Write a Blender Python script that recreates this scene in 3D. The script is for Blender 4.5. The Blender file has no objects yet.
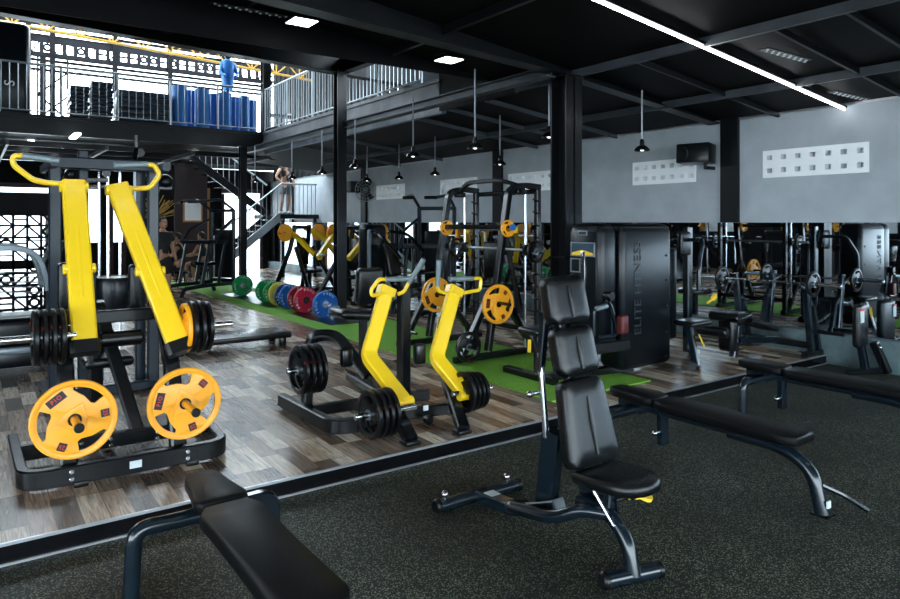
import bpy, bmesh, math, random
from mathutils import Vector as V, Matrix, Euler
PI = math.pi
random.seed(7)
sc = bpy.context.scene
COL = sc.collection
CA, SA = 0.815, 0.579           # camera heading: forward = (SA, CA), right = (CA, -SA)
EYE = 1.61                      # eye height above the wooden platform (z = 0)
RUB = -0.11                     # the rubber floor in front of the platform
F_PX, HX, HY = 675.0, 450.0, 222.5

# ---- pixel readings of the photograph turned into metres on a known plane
def _ray(px): 
    u = (px-HX)/F_PX
    return SA+CA*u, CA-SA*u
def onY(px, py, y):
    a, b = _ray(px); d = y/b
    return V((a*d, y, EYE-(py-HY)/F_PX*d))
def onX(px, py, x):
    a, b = _ray(px); d = x/a
    return V((x, b*d, EYE-(py-HY)/F_PX*d))
def onZ(px, py, z):
    d = F_PX*(EYE-z)/(py-HY); a, b = _ray(px)
    return V((a*d, b*d, z))

# ---------------------------------------------------------------- materials
def mat(name, col, rough=.5, metal=0., spec=.5, bump=0., bscale=200., coat=0., emit=None, es=1., var=0.):
    m = bpy.data.materials.new(name); m.use_nodes = True
    nt = m.node_tree; b = nt.nodes['Principled BSDF']
    b.inputs['Base Color'].default_value = (*col, 1)
    b.inputs['Roughness'].default_value = rough
    b.inputs['Metallic'].default_value = metal
    b.inputs['Specular IOR Level'].default_value = spec
    b.inputs['Coat Weight'].default_value = coat
    b.inputs['Coat Roughness'].default_value = .12
    if emit:
        b.inputs['Emission Color'].default_value = (*emit, 1); b.inputs['Emission Strength'].default_value = es
    if bump or var:
        tc = nt.nodes.new('ShaderNodeTexCoord'); n = nt.nodes.new('ShaderNodeTexNoise')
        n.inputs['Scale'].default_value = bscale; n.inputs['Detail'].default_value = 4
        nt.links.new(tc.outputs['Object'], n.inputs['Vector'])
        if bump:
            bp = nt.nodes.new('ShaderNodeBump'); bp.inputs['Strength'].default_value = bump; bp.inputs['Distance'].default_value = .002
            nt.links.new(n.outputs['Fac'], bp.inputs['Height']); nt.links.new(bp.outputs['Normal'], b.inputs['Normal'])
        if var:
            n2 = nt.nodes.new('ShaderNodeTexNoise'); n2.inputs['Scale'].default_value = 3; n2.inputs['Detail'].default_value = 5
            nt.links.new(tc.outputs['Object'], n2.inputs['Vector'])
            r = nt.nodes.new('ShaderNodeValToRGB')
            r.color_ramp.elements[0].position = .3; r.color_ramp.elements[1].position = .7
            r.color_ramp.elements[0].color = (*[c*(1-var) for c in col], 1); r.color_ramp.elements[1].color = (*[min(1, c*(1+var)) for c in col], 1)
            nt.links.new(n2.outputs['Fac'], r.inputs['Fac']); nt.links.new(r.outputs['Color'], b.inputs['Base Color'])
    return m
M = {}
M['frame'] = mat('satin black paint', (.0045, .0055, .007), .25, coat=.15, bump=.15, bscale=500, spec=.3)
M['blue_frame'] = mat('blue black paint', (.004, .010, .016), .2, coat=.3, spec=.4)
M['navy'] = mat('dark navy steel', (.006, .014, .024), .3, coat=.1, spec=.3)
M['vinyl'] = mat('black vinyl', (.003, .004, .005), .25, bump=.45, bscale=350, spec=.4)
M['vinyl_soft'] = mat('matt black vinyl', (.0022, .0026, .003), .45, bump=.4, bscale=300, spec=.16)
M['rubber'] = mat('black rubber', (.003, .0038, .0045), .3, bump=.2, spec=.3)
M['shroud'] = mat('black plastic shroud', (.0025, .0045, .007), .3, coat=.12, spec=.25)
M['yellow'] = mat('yellow paint', (.92, .60, .012), .3, coat=.35, var=.04)
M['orange'] = mat('orange yellow plate', (.88, .36, .010), .42, coat=.1, var=.04)
M['chrome'] = mat('chrome', (.62, .65, .68), .16, 1.)
M['grip'] = mat('grey knurled grip', (.24, .30, .33), .42, .6, bump=.8, bscale=900)
M['steel'] = mat('grey steel', (.30, .33, .36), .35, .8)
M['rail'] = mat('galvanised rail', (.33, .37, .40), .4, .6)
M['black'] = mat('black', (.004, .004, .005), .5)
M['red'] = mat('red print', (.75, .02, .02), .5)
M['white'] = mat('white', (.75, .77, .78), .5)
M['sticker'] = mat('sticker', (.60, .68, .70), .5)
M['white_print'] = mat('white print', (.8, .82, .84), .5)
M['grey_print'] = mat('dark grey print', (.010, .013, .018), .5)
M['green_pl'] = mat('green bumper', (.0, .32, .09), .4)
M['blue_pl'] = mat('blue bumper', (.0, .12, .5), .4)
M['navy_pl'] = mat('navy bumper', (.005, .04, .16), .4)
M['red_pl'] = mat('red bumper', (.6, .01, .05), .4)
M['crim_pl'] = mat('crimson bumper', (.25, .01, .025), .4)
M['yel_pl'] = mat('yellow bumper', (.7, .6, .05), .4)
M['blue_mat'] = mat('blue foam', (.0, .12, .38), .55)
M['wall'] = mat('grey wall paint', (.39, .43, .465), .75, bump=.1, bscale=60, var=.09)
M['vent'] = mat('white vent block', (.93, .96, .98), .6)
M['curb'] = mat('teal grey concrete', (.075, .115, .125), .5, var=.75, bump=.4, bscale=40)
M['ceil'] = mat('black ceiling sheet', (.0022, .0022, .0028), .6, var=.3, spec=.12)
M['beam'] = mat('black painted steel beam', (.0035, .0045, .006), .35, coat=.05, var=.3, spec=.25)
M['purlin'] = mat('grey purlin', (.045, .052, .060), .45, .1, var=.3, spec=.3)
M['darkwall'] = mat('dark wall', (.005, .0048, .0056), .7, var=.3, spec=.1)
M['maroon'] = mat('maroon door frame', (.02, .008, .010), .6)
M['woodframe'] = mat('wooden door frame', (.4, .18, .06), .5)
M['stepface'] = mat('glossy black step face', (.003, .003, .004), .06, spec=.35)
M['trim'] = mat('aluminium trim', (.55, .57, .6), .35, .9)
M['led'] = mat('led tube', (1, 1, 1), emit=(.93, .97, 1), es=5)
M['panel'] = mat('led panel', (1, 1, 1), emit=(.95, .98, 1), es=3.5)
M['bulb'] = mat('pendant bulb', (1, 1, 1), emit=(1, .95, .88), es=2)
M['skin'] = mat('skin', (.42, .22, .14), .55)
M['hair'] = mat('black hair', (.008, .006, .005), .6)
M['cloth'] = mat('black cloth', (.010, .010, .012), .8)
M['greycloth'] = mat('grey cloth', (.14, .15, .16), .8)
M['gold'] = mat('gold leaf paint', (.45, .30, .07), .4, .3)
M['truss'] = mat('orange yellow truss paint', (.62, .33, .03), .5)
M['breeze'] = mat('breeze block', (.010, .010, .012), .7, spec=.1)
M['leaf'] = mat('leaves', (.08, .25, .03), .6)
M['silver'] = mat('silver grey plastic', (.20, .24, .27), .3, .3)
M['tag'] = mat('yellow tag', (.85, .55, .03), .5)
M['facade'] = mat('pale facade', (.7, .72, .72), .7)
M['darkglass'] = mat('display glass', (.05, .08, .11), .08)
M['fascia'] = mat('blue grey fascia', (.045, .06, .08), .4, var=.7)
M['pale_edge'] = mat('pale steel edge', (.10, .105, .115), .5, var=.3)
M['redpad'] = mat('dark red pad', (.09, .008, .008), .5)
g = mat('clear glass', (.9, .95, 1), .02); g.node_tree.nodes['Principled BSDF'].inputs['Transmission Weight'].default_value = 1
g.node_tree.nodes['Principled BSDF'].inputs['IOR'].default_value = 1.02; M['glass'] = g
M['mirror'] = mat('mirror silver', (.62, .70, .76), .015, 1.)

def math_node(nt, op, a, b=None):
    n = nt.nodes.new('ShaderNodeMath'); n.operation = op
    for i, x in enumerate((a, b)):
        if x is None: continue
        if isinstance(x, (int, float)): n.inputs[i].default_value = x
        else: nt.links.new(x, n.inputs[i])
    return n.outputs[0]
def wood_mat():
    m = bpy.data.materials.new('grey brown plank floor'); m.use_nodes = True; nt = m.node_tree
    b = nt.nodes['Principled BSDF']; L = nt.links.new
    tc = nt.nodes.new('ShaderNodeTexCoord'); sp = nt.nodes.new('ShaderNodeSeparateXYZ'); L(tc.outputs['Object'], sp.inputs[0])
    X, Y = sp.outputs[0], sp.outputs[1]
    xr = math_node(nt, 'DIVIDE', X, .125); row = math_node(nt, 'FLOOR', xr)
    wn = nt.nodes.new('ShaderNodeTexWhiteNoise'); wn.noise_dimensions = '1D'; L(row, wn.inputs['W'])
    yo = math_node(nt, 'ADD', math_node(nt, 'DIVIDE', Y, .5), math_node(nt, 'MULTIPLY', wn.outputs['Value'], 3.7))
    colm = math_node(nt, 'FLOOR', yo)
    cb = nt.nodes.new('ShaderNodeCombineXYZ'); L(row, cb.inputs[0]); L(colm, cb.inputs[1])
    w2 = nt.nodes.new('ShaderNodeTexWhiteNoise'); w2.noise_dimensions = '2D'; L(cb.outputs[0], w2.inputs['Vector'])
    r = nt.nodes.new('ShaderNodeValToRGB'); cr = r.color_ramp; cr.interpolation = 'CONSTANT'
    cols = [(0, (0.166, 0.112, 0.077)), (.16, (0.343, 0.242, 0.172)), (.32, (0.229, 0.165, 0.120)), (.45, (0.499, 0.378, 0.275)), (.58, (0.104, 0.070, 0.052)), (.68, (0.645, 0.524, 0.396)), (.80, (0.416, 0.301, 0.215)), (.92, (0.770, 0.660, 0.516))]
    while len(cr.elements) < len(cols): cr.elements.new(.5)
    for e, (p, c) in zip(cr.elements, cols): e.position = p; e.color = (*c, 1)
    L(w2.outputs['Value'], r.inputs['Fac'])
    # grain
    mp = nt.nodes.new('ShaderNodeMapping'); L(tc.outputs['Object'], mp.inputs['Vector']); mp.inputs['Scale'].default_value = (60, 4, 1)
    of = nt.nodes.new('ShaderNodeVectorMath'); of.operation = 'ADD'; L(mp.outputs[0], of.inputs[0]); 
    sc_ = nt.nodes.new('ShaderNodeVectorMath'); sc_.operation = 'SCALE'; L(w2.outputs['Color'], sc_.inputs[0]); sc_.inputs['Scale'].default_value = 50
    L(sc_.outputs[0], of.inputs[1])
    n = nt.nodes.new('ShaderNodeTexNoise'); n.inputs['Scale'].default_value = 1.; n.inputs['Detail'].default_value = 6; n.inputs['Distortion'].default_value = 1.2; L(of.outputs[0], n.inputs['Vector'])
    mr = nt.nodes.new('ShaderNodeMapRange'); L(n.outputs['Fac'], mr.inputs[0]); mr.inputs[1].default_value = .3; mr.inputs[2].default_value = .7; mr.inputs[3].default_value = .45; mr.inputs[4].default_value = 1.35
    # seams
    fx = math_node(nt, 'FRACT', xr); fy = math_node(nt, 'FRACT', yo)
    seam = math_node(nt, 'MULTIPLY', math_node(nt, 'GREATER_THAN', fx, .03), math_node(nt, 'GREATER_THAN', fy, .008))
    seam = math_node(nt, 'ADD', math_node(nt, 'MULTIPLY', seam, .6), .4)
    k = math_node(nt, 'MULTIPLY', mr.outputs[0], seam)
    mx = nt.nodes.new('ShaderNodeVectorMath'); mx.operation = 'SCALE'; L(r.outputs['Color'], mx.inputs[0]); L(k, mx.inputs['Scale'])
    L(mx.outputs[0], b.inputs['Base Color']); b.inputs['Roughness'].default_value = .27
    return m
def rubber_mat():
    m = bpy.data.materials.new('speckled rubber floor'); m.use_nodes = True; nt = m.node_tree
    b = nt.nodes['Principled BSDF']; L = nt.links.new
    tc = nt.nodes.new('ShaderNodeTexCoord')
    v = nt.nodes.new('ShaderNodeTexVoronoi'); v.inputs['Scale'].default_value = 185; L(tc.outputs['Object'], v.inputs['Vector'])
    wn = nt.nodes.new('ShaderNodeTexWhiteNoise'); L(v.outputs['Position'], wn.inputs['Vector'])
    sel = math_node(nt, 'GREATER_THAN', wn.outputs['Value'], .83)
    n = nt.nodes.new('ShaderNodeTexNoise'); n.inputs['Scale'].default_value = 1.1; n.inputs['Detail'].default_value = 6; L(tc.outputs['Object'], n.inputs['Vector'])
    n3 = nt.nodes.new('ShaderNodeTexNoise'); n3.inputs['Scale'].default_value = 60; n3.inputs['Detail'].default_value = 3; L(tc.outputs['Object'], n3.inputs['Vector'])
    base = nt.nodes.new('ShaderNodeMix'); base.data_type = 'RGBA'; L(n3.outputs['Fac'], base.inputs[0])
    base.inputs[6].default_value = (.005, .0066, .006, 1); base.inputs[7].default_value = (.019, .024, .0215, 1)
    sp = nt.nodes.new('ShaderNodeMix'); sp.data_type = 'RGBA'; L(math_node(nt, 'MULTIPLY', sel, math_node(nt, 'MULTIPLY', wn.outputs['Value'], .8)), sp.inputs[0])
    L(base.outputs[2], sp.inputs[6]); sp.inputs[7].default_value = (.24, .26, .18, 1)
    mr = nt.nodes.new('ShaderNodeMapRange'); L(n.outputs['Fac'], mr.inputs[0]); mr.inputs[1].default_value = .3; mr.inputs[2].default_value = .7; mr.inputs[3].default_value = .55; mr.inputs[4].default_value = 1.5
    s = nt.nodes.new('ShaderNodeVectorMath'); s.operation = 'SCALE'; L(sp.outputs[2], s.inputs[0]); L(mr.outputs[0], s.inputs['Scale'])
    L(s.outputs[0], b.inputs['Base Color']); b.inputs['Roughness'].default_value = .6; b.inputs['Specular IOR Level'].default_value = .22
    bp = nt.nodes.new('ShaderNodeBump'); bp.inputs['Strength'].default_value = .5; bp.inputs['Distance'].default_value = .003
    L(n3.outputs['Fac'], bp.inputs['Height']); L(bp.outputs['Normal'], b.inputs['Normal'])
    return m
def turf_mat():
    m = bpy.data.materials.new('green turf'); m.use_nodes = True; nt = m.node_tree
    b = nt.nodes['Principled BSDF']; L = nt.links.new
    tc = nt.nodes.new('ShaderNodeTexCoord')
    n = nt.nodes.new('ShaderNodeTexNoise'); n.inputs['Scale'].default_value = 90; n.inputs['Detail'].default_value = 5; L(tc.outputs['Object'], n.inputs['Vector'])
    r = nt.nodes.new('ShaderNodeValToRGB'); r.color_ramp.elements[0].position = .3; r.color_ramp.elements[1].position = .72
    r.color_ramp.elements[0].color = (.05, .22, .010, 1); r.color_ramp.elements[1].color = (.30, .66, .05, 1)
    L(n.outputs['Fac'], r.inputs['Fac']); L(r.outputs['Color'], b.inputs['Base Color']); b.inputs['Roughness'].default_value = .8
    bp = nt.nodes.new('ShaderNodeBump'); bp.inputs['Strength'].default_value = 1; bp.inputs['Distance'].default_value = .01
    L(n.outputs['Fac'], bp.inputs['Height']); L(bp.outputs['Normal'], b.inputs['Normal'])
    return m
M['wood'] = wood_mat(); M['floor'] = rubber_mat(); M['turf'] = turf_mat()

# ---------------------------------------------------------------- mesh builder
def frame_of(d, up=V((0, 0, 1))):
    d = d.normalized()
    if abs(d.dot(up)) > .98: up = V((0, 1, 0)) if abs(d.y) < .9 else V((1, 0, 0))
    s = d.cross(up).normalized(); u = s.cross(d).normalized()
    return d, s, u
def fillet(pts, r, n=6):
    pts = [V(p) for p in pts]; out = [pts[0]]
    for i in range(1, len(pts)-1):
        a, b, c = pts[i-1], pts[i], pts[i+1]
        rr = min(r, (a-b).length*.48, (c-b).length*.48)
        p0 = b+(a-b).normalized()*rr; p1 = b+(c-b).normalized()*rr
        for k in range(n+1):
            t = k/n; out.append(p0*(1-t)**2+b*2*t*(1-t)+p1*t*t)
    out.append(pts[-1]); return out
class MB:
    def __init__(s): s.v = []; s.f = []
    def add(s, vs, fs):
        o = len(s.v); s.v += [V(x) for x in vs]; s.f += [tuple(i+o for i in f) for f in fs]; return s
    def rbox(s, c, size, r=.0, seg=2, rot=None, d=None, up=V((0, 0, 1))):
        """box: size along (side, dir, up) when d is given, else world axes."""
        bm = bmesh.new(); bmesh.ops.create_cube(bm, size=1)
        bmesh.ops.scale(bm, vec=size, verts=bm.verts)
        if r > 0: bmesh.ops.bevel(bm, geom=bm.edges[:]+bm.verts[:], offset=min(r, min(size)*.49), segments=seg, profile=.5, affect='EDGES')
        if d is not None:
            dd, ss, uu = frame_of(V(d), V(up)); m = Matrix((ss, dd, uu)).transposed()
        elif rot: m = Euler(rot).to_matrix()
        else: m = Matrix.Identity(3)
        bm.verts.index_update()
        vs = [m@v.co+V(c) for v in bm.verts]; fs = [[v.index for v in f.verts] for f in bm.faces]; bm.free()
        return s.add(vs, fs)
    def box(s, x0, x1, y0, y1, z0, z1, r=0): 
        return s.rbox(((x0+x1)/2, (y0+y1)/2, (z0+z1)/2), (abs(x1-x0), abs(y1-y0), abs(z1-z0)), r)
    def sweep(s, pts, sec, up=V((0, 0, 1)), closed=False, caps=True, rad=None):
        pts = [V(p) for p in pts]; n = len(pts); m = len(sec); vs = []; fs = []; last = None
        for i, p in enumerate(pts):
            if closed: t = pts[(i+1) % n]-pts[i-1]
            else: t = pts[min(i+1, n-1)]-pts[max(i-1, 0)]
            if last is None: d, sd, u = frame_of(t, V(up))
            else:
                d = t.normalized(); u = last-d*last.dot(d)
                u = u.normalized() if u.length > 1e-6 else frame_of(t)[2]; sd = d.cross(u)
            last = u; k = rad[i] if rad else 1
            vs += [p+sd*(a*k)+u*(b*k) for a, b in sec]
        for i in range(n if closed else n-1):
            j = (i+1) % n
            for q in range(m): fs.append((i*m+q, i*m+(q+1) % m, j*m+(q+1) % m, j*m+q))
        if caps and not closed:
            fs.append(tuple(range(m))[::-1]); fs.append(tuple((n-1)*m+q for q in range(m)))
        return s.add(vs, fs)
    def tube(s, pts, r, fr=0, n=10, closed=False):
        if fr: pts = fillet(pts, fr)
        return s.sweep(pts, [(r*math.cos(2*PI*k/n), r*math.sin(2*PI*k/n)) for k in range(n)], closed=closed)
    def taper(s, pts, rs, n=10):
        return s.sweep(pts, [(math.cos(2*PI*k/n), math.sin(2*PI*k/n)) for k in range(n)], rad=rs)
    def bar(s, pts, w, h, fr=0, up=V((0, 0, 1)), b=None):
        if fr: pts = fillet(pts, fr)
        b = min(w, h)*.14 if b is None else b
        w2, h2 = w/2, h/2
        sec = [(w2-b, -h2), (w2, -h2+b), (w2, h2-b), (w2-b, h2), (-w2+b, h2), (-w2, h2-b), (-w2, -h2+b), (-w2+b, -h2)]
        return s.sweep(pts, sec, up=up)
    def lathe(s, p, axis, prof, n=32):
        """prof: (t along the axis, radius)."""
        d, a, b = frame_of(V(axis)); p = V(p); vs = []; fs = []; m = len(prof)
        for k in range(n):
            c, q = math.cos(2*PI*k/n), math.sin(2*PI*k/n)
            vs += [p+d*t+(a*c+b*q)*r for t, r in prof]
        for k in range(n):
            j = (k+1) % n
            for i in range(m-1): fs.append((k*m+i, k*m+i+1, j*m+i+1, j*m+i))
        return s.add(vs, fs)
    def cyl(s, p0, p1, r, n=16, bev=0):
        p0, p1 = V(p0), V(p1); L = (p1-p0).length; e = 1e-5
        pr = [(0, e), (0, r-bev), (bev, r), (L-bev, r), (L, r-bev), (L, e)] if bev else [(0, e), (0, r), (L, r), (L, e)]
        return s.lathe(p0, p1-p0, pr, n)
    def ball(s, c, r, sx=1, sy=1, sz=1, n=16, m=10):
        vs = []; fs = []
        for i in range(m+1):
            t = PI*i/m
            for k in range(n): vs.append(V(c)+V((sx*r*math.sin(t)*math.cos(2*PI*k/n), sy*r*math.sin(t)*math.sin(2*PI*k/n), sz*r*math.cos(t))))
        for i in range(m):
            for k in range(n): fs.append((i*n+k, (i+1)*n+k, (i+1)*n+(k+1) % n, i*n+(k+1) % n))
        return s.add(vs, fs)
    def mesh(s, me, mtx):
        return s.add([mtx@v.co for v in me.vertices], [tuple(p.vertices) for p in me.polygons])
SPLIT = {'foot_caps', 'rubber_feet', 'foot_plate', 'bolts', 'pivot_block', 'landing_post', 'rear_tube', 'platform_bar', 'side_beam', 'cross_bar', 'shelf', 'bar_carriage', 'levelling_knob', 'bolt_heads', 'arm_boss', 'horn_bracket'}
def islands(mb):
    par = list(range(len(mb.v)))
    def find(i):
        while par[i] != i: par[i] = par[par[i]]; i = par[i]
        return i
    for f in mb.f:
        for k in f[1:]: par[find(k)] = find(f[0])
    gs = {}
    for f in mb.f: gs.setdefault(find(f[0]), []).append(f)
    out = []
    for g_ in gs.values():
        ids = sorted({i for f in g_ for i in f}); mp = {i: k for k, i in enumerate(ids)}
        q = MB(); q.v = [mb.v[i] for i in ids]; q.f = [tuple(mp[i] for i in f) for f in g_]; out.append(q)
    return out
def root_loc(p):
    while p is not None and p.parent is not None: p = p.parent
    return V(p.location) if p is not None else V((0, 0, 0))
def obj(name, mb, m, parent=None, label=None, kind=None, ang=35, origin=None):
    if name in SPLIT and parent is not None:
        parts = islands(mb)
        if len(parts) > 1: return [obj(name, q, m, parent, label, kind, ang, origin) if i == 0 else obj(name, q, m, parent, label, kind, ang, origin) for i, q in enumerate(parts)][0]
    me = bpy.data.meshes.new(name)
    o_ = root_loc(parent) if parent is not None else (V(origin) if origin is not None else V((0, 0, 0)))
    me.from_pydata([v-o_ for v in mb.v], [], mb.f); me.update(); me.validate()
    bm = bmesh.new(); bm.from_mesh(me); bmesh.ops.remove_doubles(bm, verts=bm.verts, dist=2e-5)
    bmesh.ops.recalc_face_normals(bm, faces=bm.faces); bm.to_mesh(me); bm.free()
    me.polygons.foreach_set('use_smooth', [True]*len(me.polygons))
    me.set_sharp_from_angle(angle=math.radians(ang))
    me.materials.append(M[m] if isinstance(m, str) else m)
    o = bpy.data.objects.new(name, me); COL.objects.link(o)
    if parent is not None: o.parent = parent
    else: o.location = o_
    if label: o['label'] = label
    if kind: o['kind'] = kind
    return o
def thing(name, label, cat, loc=(0, 0, 0), group=None):
    o = bpy.data.objects.new(name, None); COL.objects.link(o); o.location = loc; o.empty_display_size = .1
    o['label'] = label; o['category'] = cat
    if group: o['group'] = group
    return o
def tag(o, label, cat, group=None, kind=None):
    o['label'] = label; o['category'] = cat
    if group: o['group'] = group
    if kind: o['kind'] = kind
    return o
def struct(name, mb, m, parent=None):
    return obj(name, mb, m, parent, kind='structure')
def dup(root, loc, rot=None, label=None, group=None):
    r = root.copy(); COL.objects.link(r); r.location = loc
    if rot is not None: r.rotation_euler = rot
    if label: r['label'] = label
    if group: r['group'] = group
    for ch in list(root.children):
        c = ch.copy(); COL.objects.link(c); c.parent = r
        for g_ in list(ch.children):
            d = g_.copy(); COL.objects.link(d); d.parent = c
    return r
def text_mesh(txt, size, depth=.002, spacing=1.):
    cu = bpy.data.curves.new('lettering', 'FONT'); cu.body = txt; cu.size = size; cu.extrude = depth; cu.align_x = 'CENTER'; cu.align_y = 'CENTER'; cu.space_character = spacing
    cu.resolution_u = 3
    o = bpy.data.objects.new('lettering', cu); COL.objects.link(o)
    dg = bpy.context.evaluated_depsgraph_get(); me = bpy.data.meshes.new_from_object(o.evaluated_get(dg))
    bpy.data.objects.remove(o); return me
def holed_mesh(outer, holes, depth, bevel=0):
    cu = bpy.data.curves.new('outline', 'CURVE'); cu.dimensions = '2D'; cu.fill_mode = 'BOTH'; cu.extrude = depth/2-bevel; cu.bevel_depth = bevel; cu.bevel_resolution = 1; cu.offset = -bevel
    for loop in [outer]+holes:
        sp = cu.splines.new('POLY'); sp.points.add(len(loop)-1)
        for p, q in zip(sp.points, loop): p.co = (q[0], q[1], 0, 1)
        sp.use_cyclic_u = True
    o = bpy.data.objects.new('outline', cu); COL.objects.link(o)
    dg = bpy.context.evaluated_depsgraph_get(); me = bpy.data.meshes.new_from_object(o.evaluated_get(dg))
    bpy.data.objects.remove(o); return me
def facing(p, n, up=V((0, 0, 1))):
    """matrix whose +Z is n, +Y about up: for flat lettering and plates."""
    z = V(n).normalized(); x = V(up).cross(z).normalized(); y = z.cross(x)
    m = Matrix((x, y, z)).transposed().to_4x4(); m.translation = V(p); return m

# ================================================================ the setting
WX = 8.6; EDGE = 4.05
struct('floor', MB().box(-9, WX, -6, EDGE, RUB-.05, RUB), 'floor')
struct('floor_platform', MB().box(-9, WX, EDGE+.012, 23, -.16, 0), 'wood')
struct('trim_step_face', MB().box(-9, WX, EDGE, EDGE+.012, RUB, -.012), 'stepface')
struct('trim_step_edge', MB().box(-9, WX, EDGE-.005, EDGE+.010, -.012, .003), 'trim')
struct('trim_step_foot', MB().box(-9, WX, EDGE-.012, EDGE, RUB, RUB+.012), 'trim')
t = MB().box(4.25, 5.62, EDGE+.35, 19, .0005, .014)
tag(obj('turf_strip', t, 'turf'), 'long green artificial turf strip running back over the wooden floor', 'turf')
# right wall: concrete curb, mirror, grey panel with vent blocks
def wall_right():
    me = MB()
    vents = [(4.26, 1.3), (6.5, 1.15), (9.5, 1.25), (11.8, 1.35), (14.7, 1.4)]
    ys = [-6]
    for c, w in vents: ys += [c-w/2, c+w/2]
    ys.append(23)
    for i in range(0, len(ys), 2): me.box(WX, WX+.15, ys[i], ys[i+1], 1.61, 3.02)
    for c, w in vents:
        me.box(WX, WX+.15, c-w/2, c+w/2, 1.61, 2.20); me.box(WX, WX+.15, c-w/2, c+w/2, 2.56, 3.02)
    struct('wall_right', me, 'wall')
    for i, (c, w) in enumerate(vents):
        n = 7; cw = w/n; holes = []; hw, hh = .036, .032
        outer = [(-w/2, -.18), (w/2, -.18), (w/2, .18), (-w/2, .18)]
        for r_ in (-.085, .085):
            for k in range(n):
                x = -w/2+cw*(k+.5); holes.append([(x-hw, r_-hh), (x-hw, r_+hh), (x+hw, r_+hh), (x+hw, r_-hh)])
        m = holed_mesh(outer, holes, .10)
        f = struct('window_%d' % (i+1), MB().mesh(m, facing((WX+.04, c, 2.38), (-1, 0, 0))), 'vent')
        b = MB().box(WX+.10, WX+.13, c-w/2, c+w/2, 2.2, 2.56); obj('backing', b, 'wall', f, kind='structure')
wall_right()
struct('wall_right_base', MB().box(WX, WX+.15, -6, 23, -.16, 1.61), 'darkwall')
struct('baseboard_right', MB().box(WX-.10, WX+.001, -6, 23, RUB, .26, .006), 'curb')
seams = [(-5.9+1.5*i, -5.9+1.5*(i+1)) for i in range(19)]
mm = MB()
for a, b in seams: mm.box(WX-.012, WX-.003, a, b-.004, .26, 1.608)
tag(obj('mirror', mm, 'mirror'), 'long wall mirror between the concrete curb and the grey wall panel', 'mirror')
struct('trim_wall_top', MB().box(WX-.01, WX+.15, -6, 23, 3.02, 3.05), 'trim')
for i, y in enumerate((.0, 5.36, 10.4, 16.0, 21.0)):
    struct('column_wall', MB().box(WX-.08, WX, y-.115, y+.115, 1.612, 3.1).box(WX-.08, WX-.07, y-.13, y+.13, 1.612, 3.1), 'beam')
# free-standing steel columns: H sections
def column(x, y, z1, w=.28):
    b = MB().box(x-w/2, x+w/2, y-w/2, y-w/2+.02, 0, z1).box(x-w/2, x+w/2, y+w/2-.02, y+w/2, 0, z1).box(x-.01, x+.01, y-w/2, y+w/2, 0, z1)
    b.box(x-w/2-.06, x+w/2+.06, y-w/2-.06, y+w/2+.06, .0, .02).box(x-w/2-.02, x+w/2+.02, y-w/2-.02, y+w/2+.02, z1, z1+.02)
    b.box(x-w/2, x+w/2, y-w/2, y+w/2, 1.2, 1.215)
    o = struct('column', b, 'beam')
    return o
column(5.63, 5.6, 3.28, .255); column(5.3, 10.8, 4.28, .175); column(5.25, 15.85, 3.4, .15)
column(5.9, 16.1, 7., .2).location.z = 3.8
# ---- ceiling
def lowz(x): return 3.05+(WX-x)*.115
def slab(name, x0, x1, y0, y1, m='ceil', dz=0, th=.06, zf=lowz):
    a, b = zf(x0)+dz, zf(x1)+dz
    vs = [(x0, y0, a), (x1, y0, b), (x1, y1, b), (x0, y1, a), (x0, y0, a+th), (x1, y0, b+th), (x1, y1, b+th), (x0, y1, a+th)]
    return struct(name, MB().add(vs, [(0, 1, 2, 3), (4, 5, 6, 7), (0, 1, 5, 4), (1, 2, 6, 5), (2, 3, 7, 6), (3, 0, 4, 7)]), m)
slab('ceiling', -9, WX+.15, -6, 6.7)
slab('ceiling_low', 5.8, WX+.15, 6.7, 18.5)
struct('ceiling_high', MB().box(-9, 5.8, 6.7, 10.95, 5.0, 5.06).box(-9, WX, 10.95, 17.6, 7.6, 7.66).box(-9, 5.8, 6.68, 6.7, 3.4, 5.06).box(-9, WX, 10.93, 10.95, 4.7, 7.66)
       .box(WX, WX+.15, 6.7, 10.9, 3.05, 7.6).box(5.8, 5.85, 6.7, 8.45, 3.3, 5.06), 'ceil')
us = MB()
for k in range(30): us.box(WX, WX+.1, 10.9+.4*k, 10.9+.4*k+.22, 3.05, 7.6)
struct('wall_upper_right', us, 'ceil')
def ibeam(name, p0, p1, w, h, m='beam', hang=True):
    p0, p1 = V(p0), V(p1); b = MB(); up = V((0, 0, 1))
    b.bar([p0+up*.008, p1+up*.008], w, .016, b=.001); b.bar([p0+up*(h-.008), p1+up*(h-.008)], w, .016, b=.001); b.bar([p0+up*h/2, p1+up*h/2], .014, h-.02, b=.001)
    return struct(name, b, m)
ibeam('beam', (WX-.05, 5.6, 2.99), (5.5, 5.6, 3.31), .17, .30)
ibeam('beam', (5.5, 5.6, 3.31), (-6, 5.6, 3.95), .20, .36)
ibeam('beam', (WX, 10.8, 4.10), (-6, 10.8, 4.60), .22, .62)
ibeam('beam', (5.4, 5.6, 3.27), (5.4, 16, 3.27), .13, .12, 'purlin')
ibeam('beam', (5.38, 6.7, 4.17), (5.38, 10.8, 4.25), .16, .25)
ibeam('beam', (2.4, 6.7, 4.36), (2.4, 10.8, 4.45), .16, .25)
ibeam('beam', (WX-.05, .6, 2.99), (-6, .6, 4.35), .20, .30)
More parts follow.
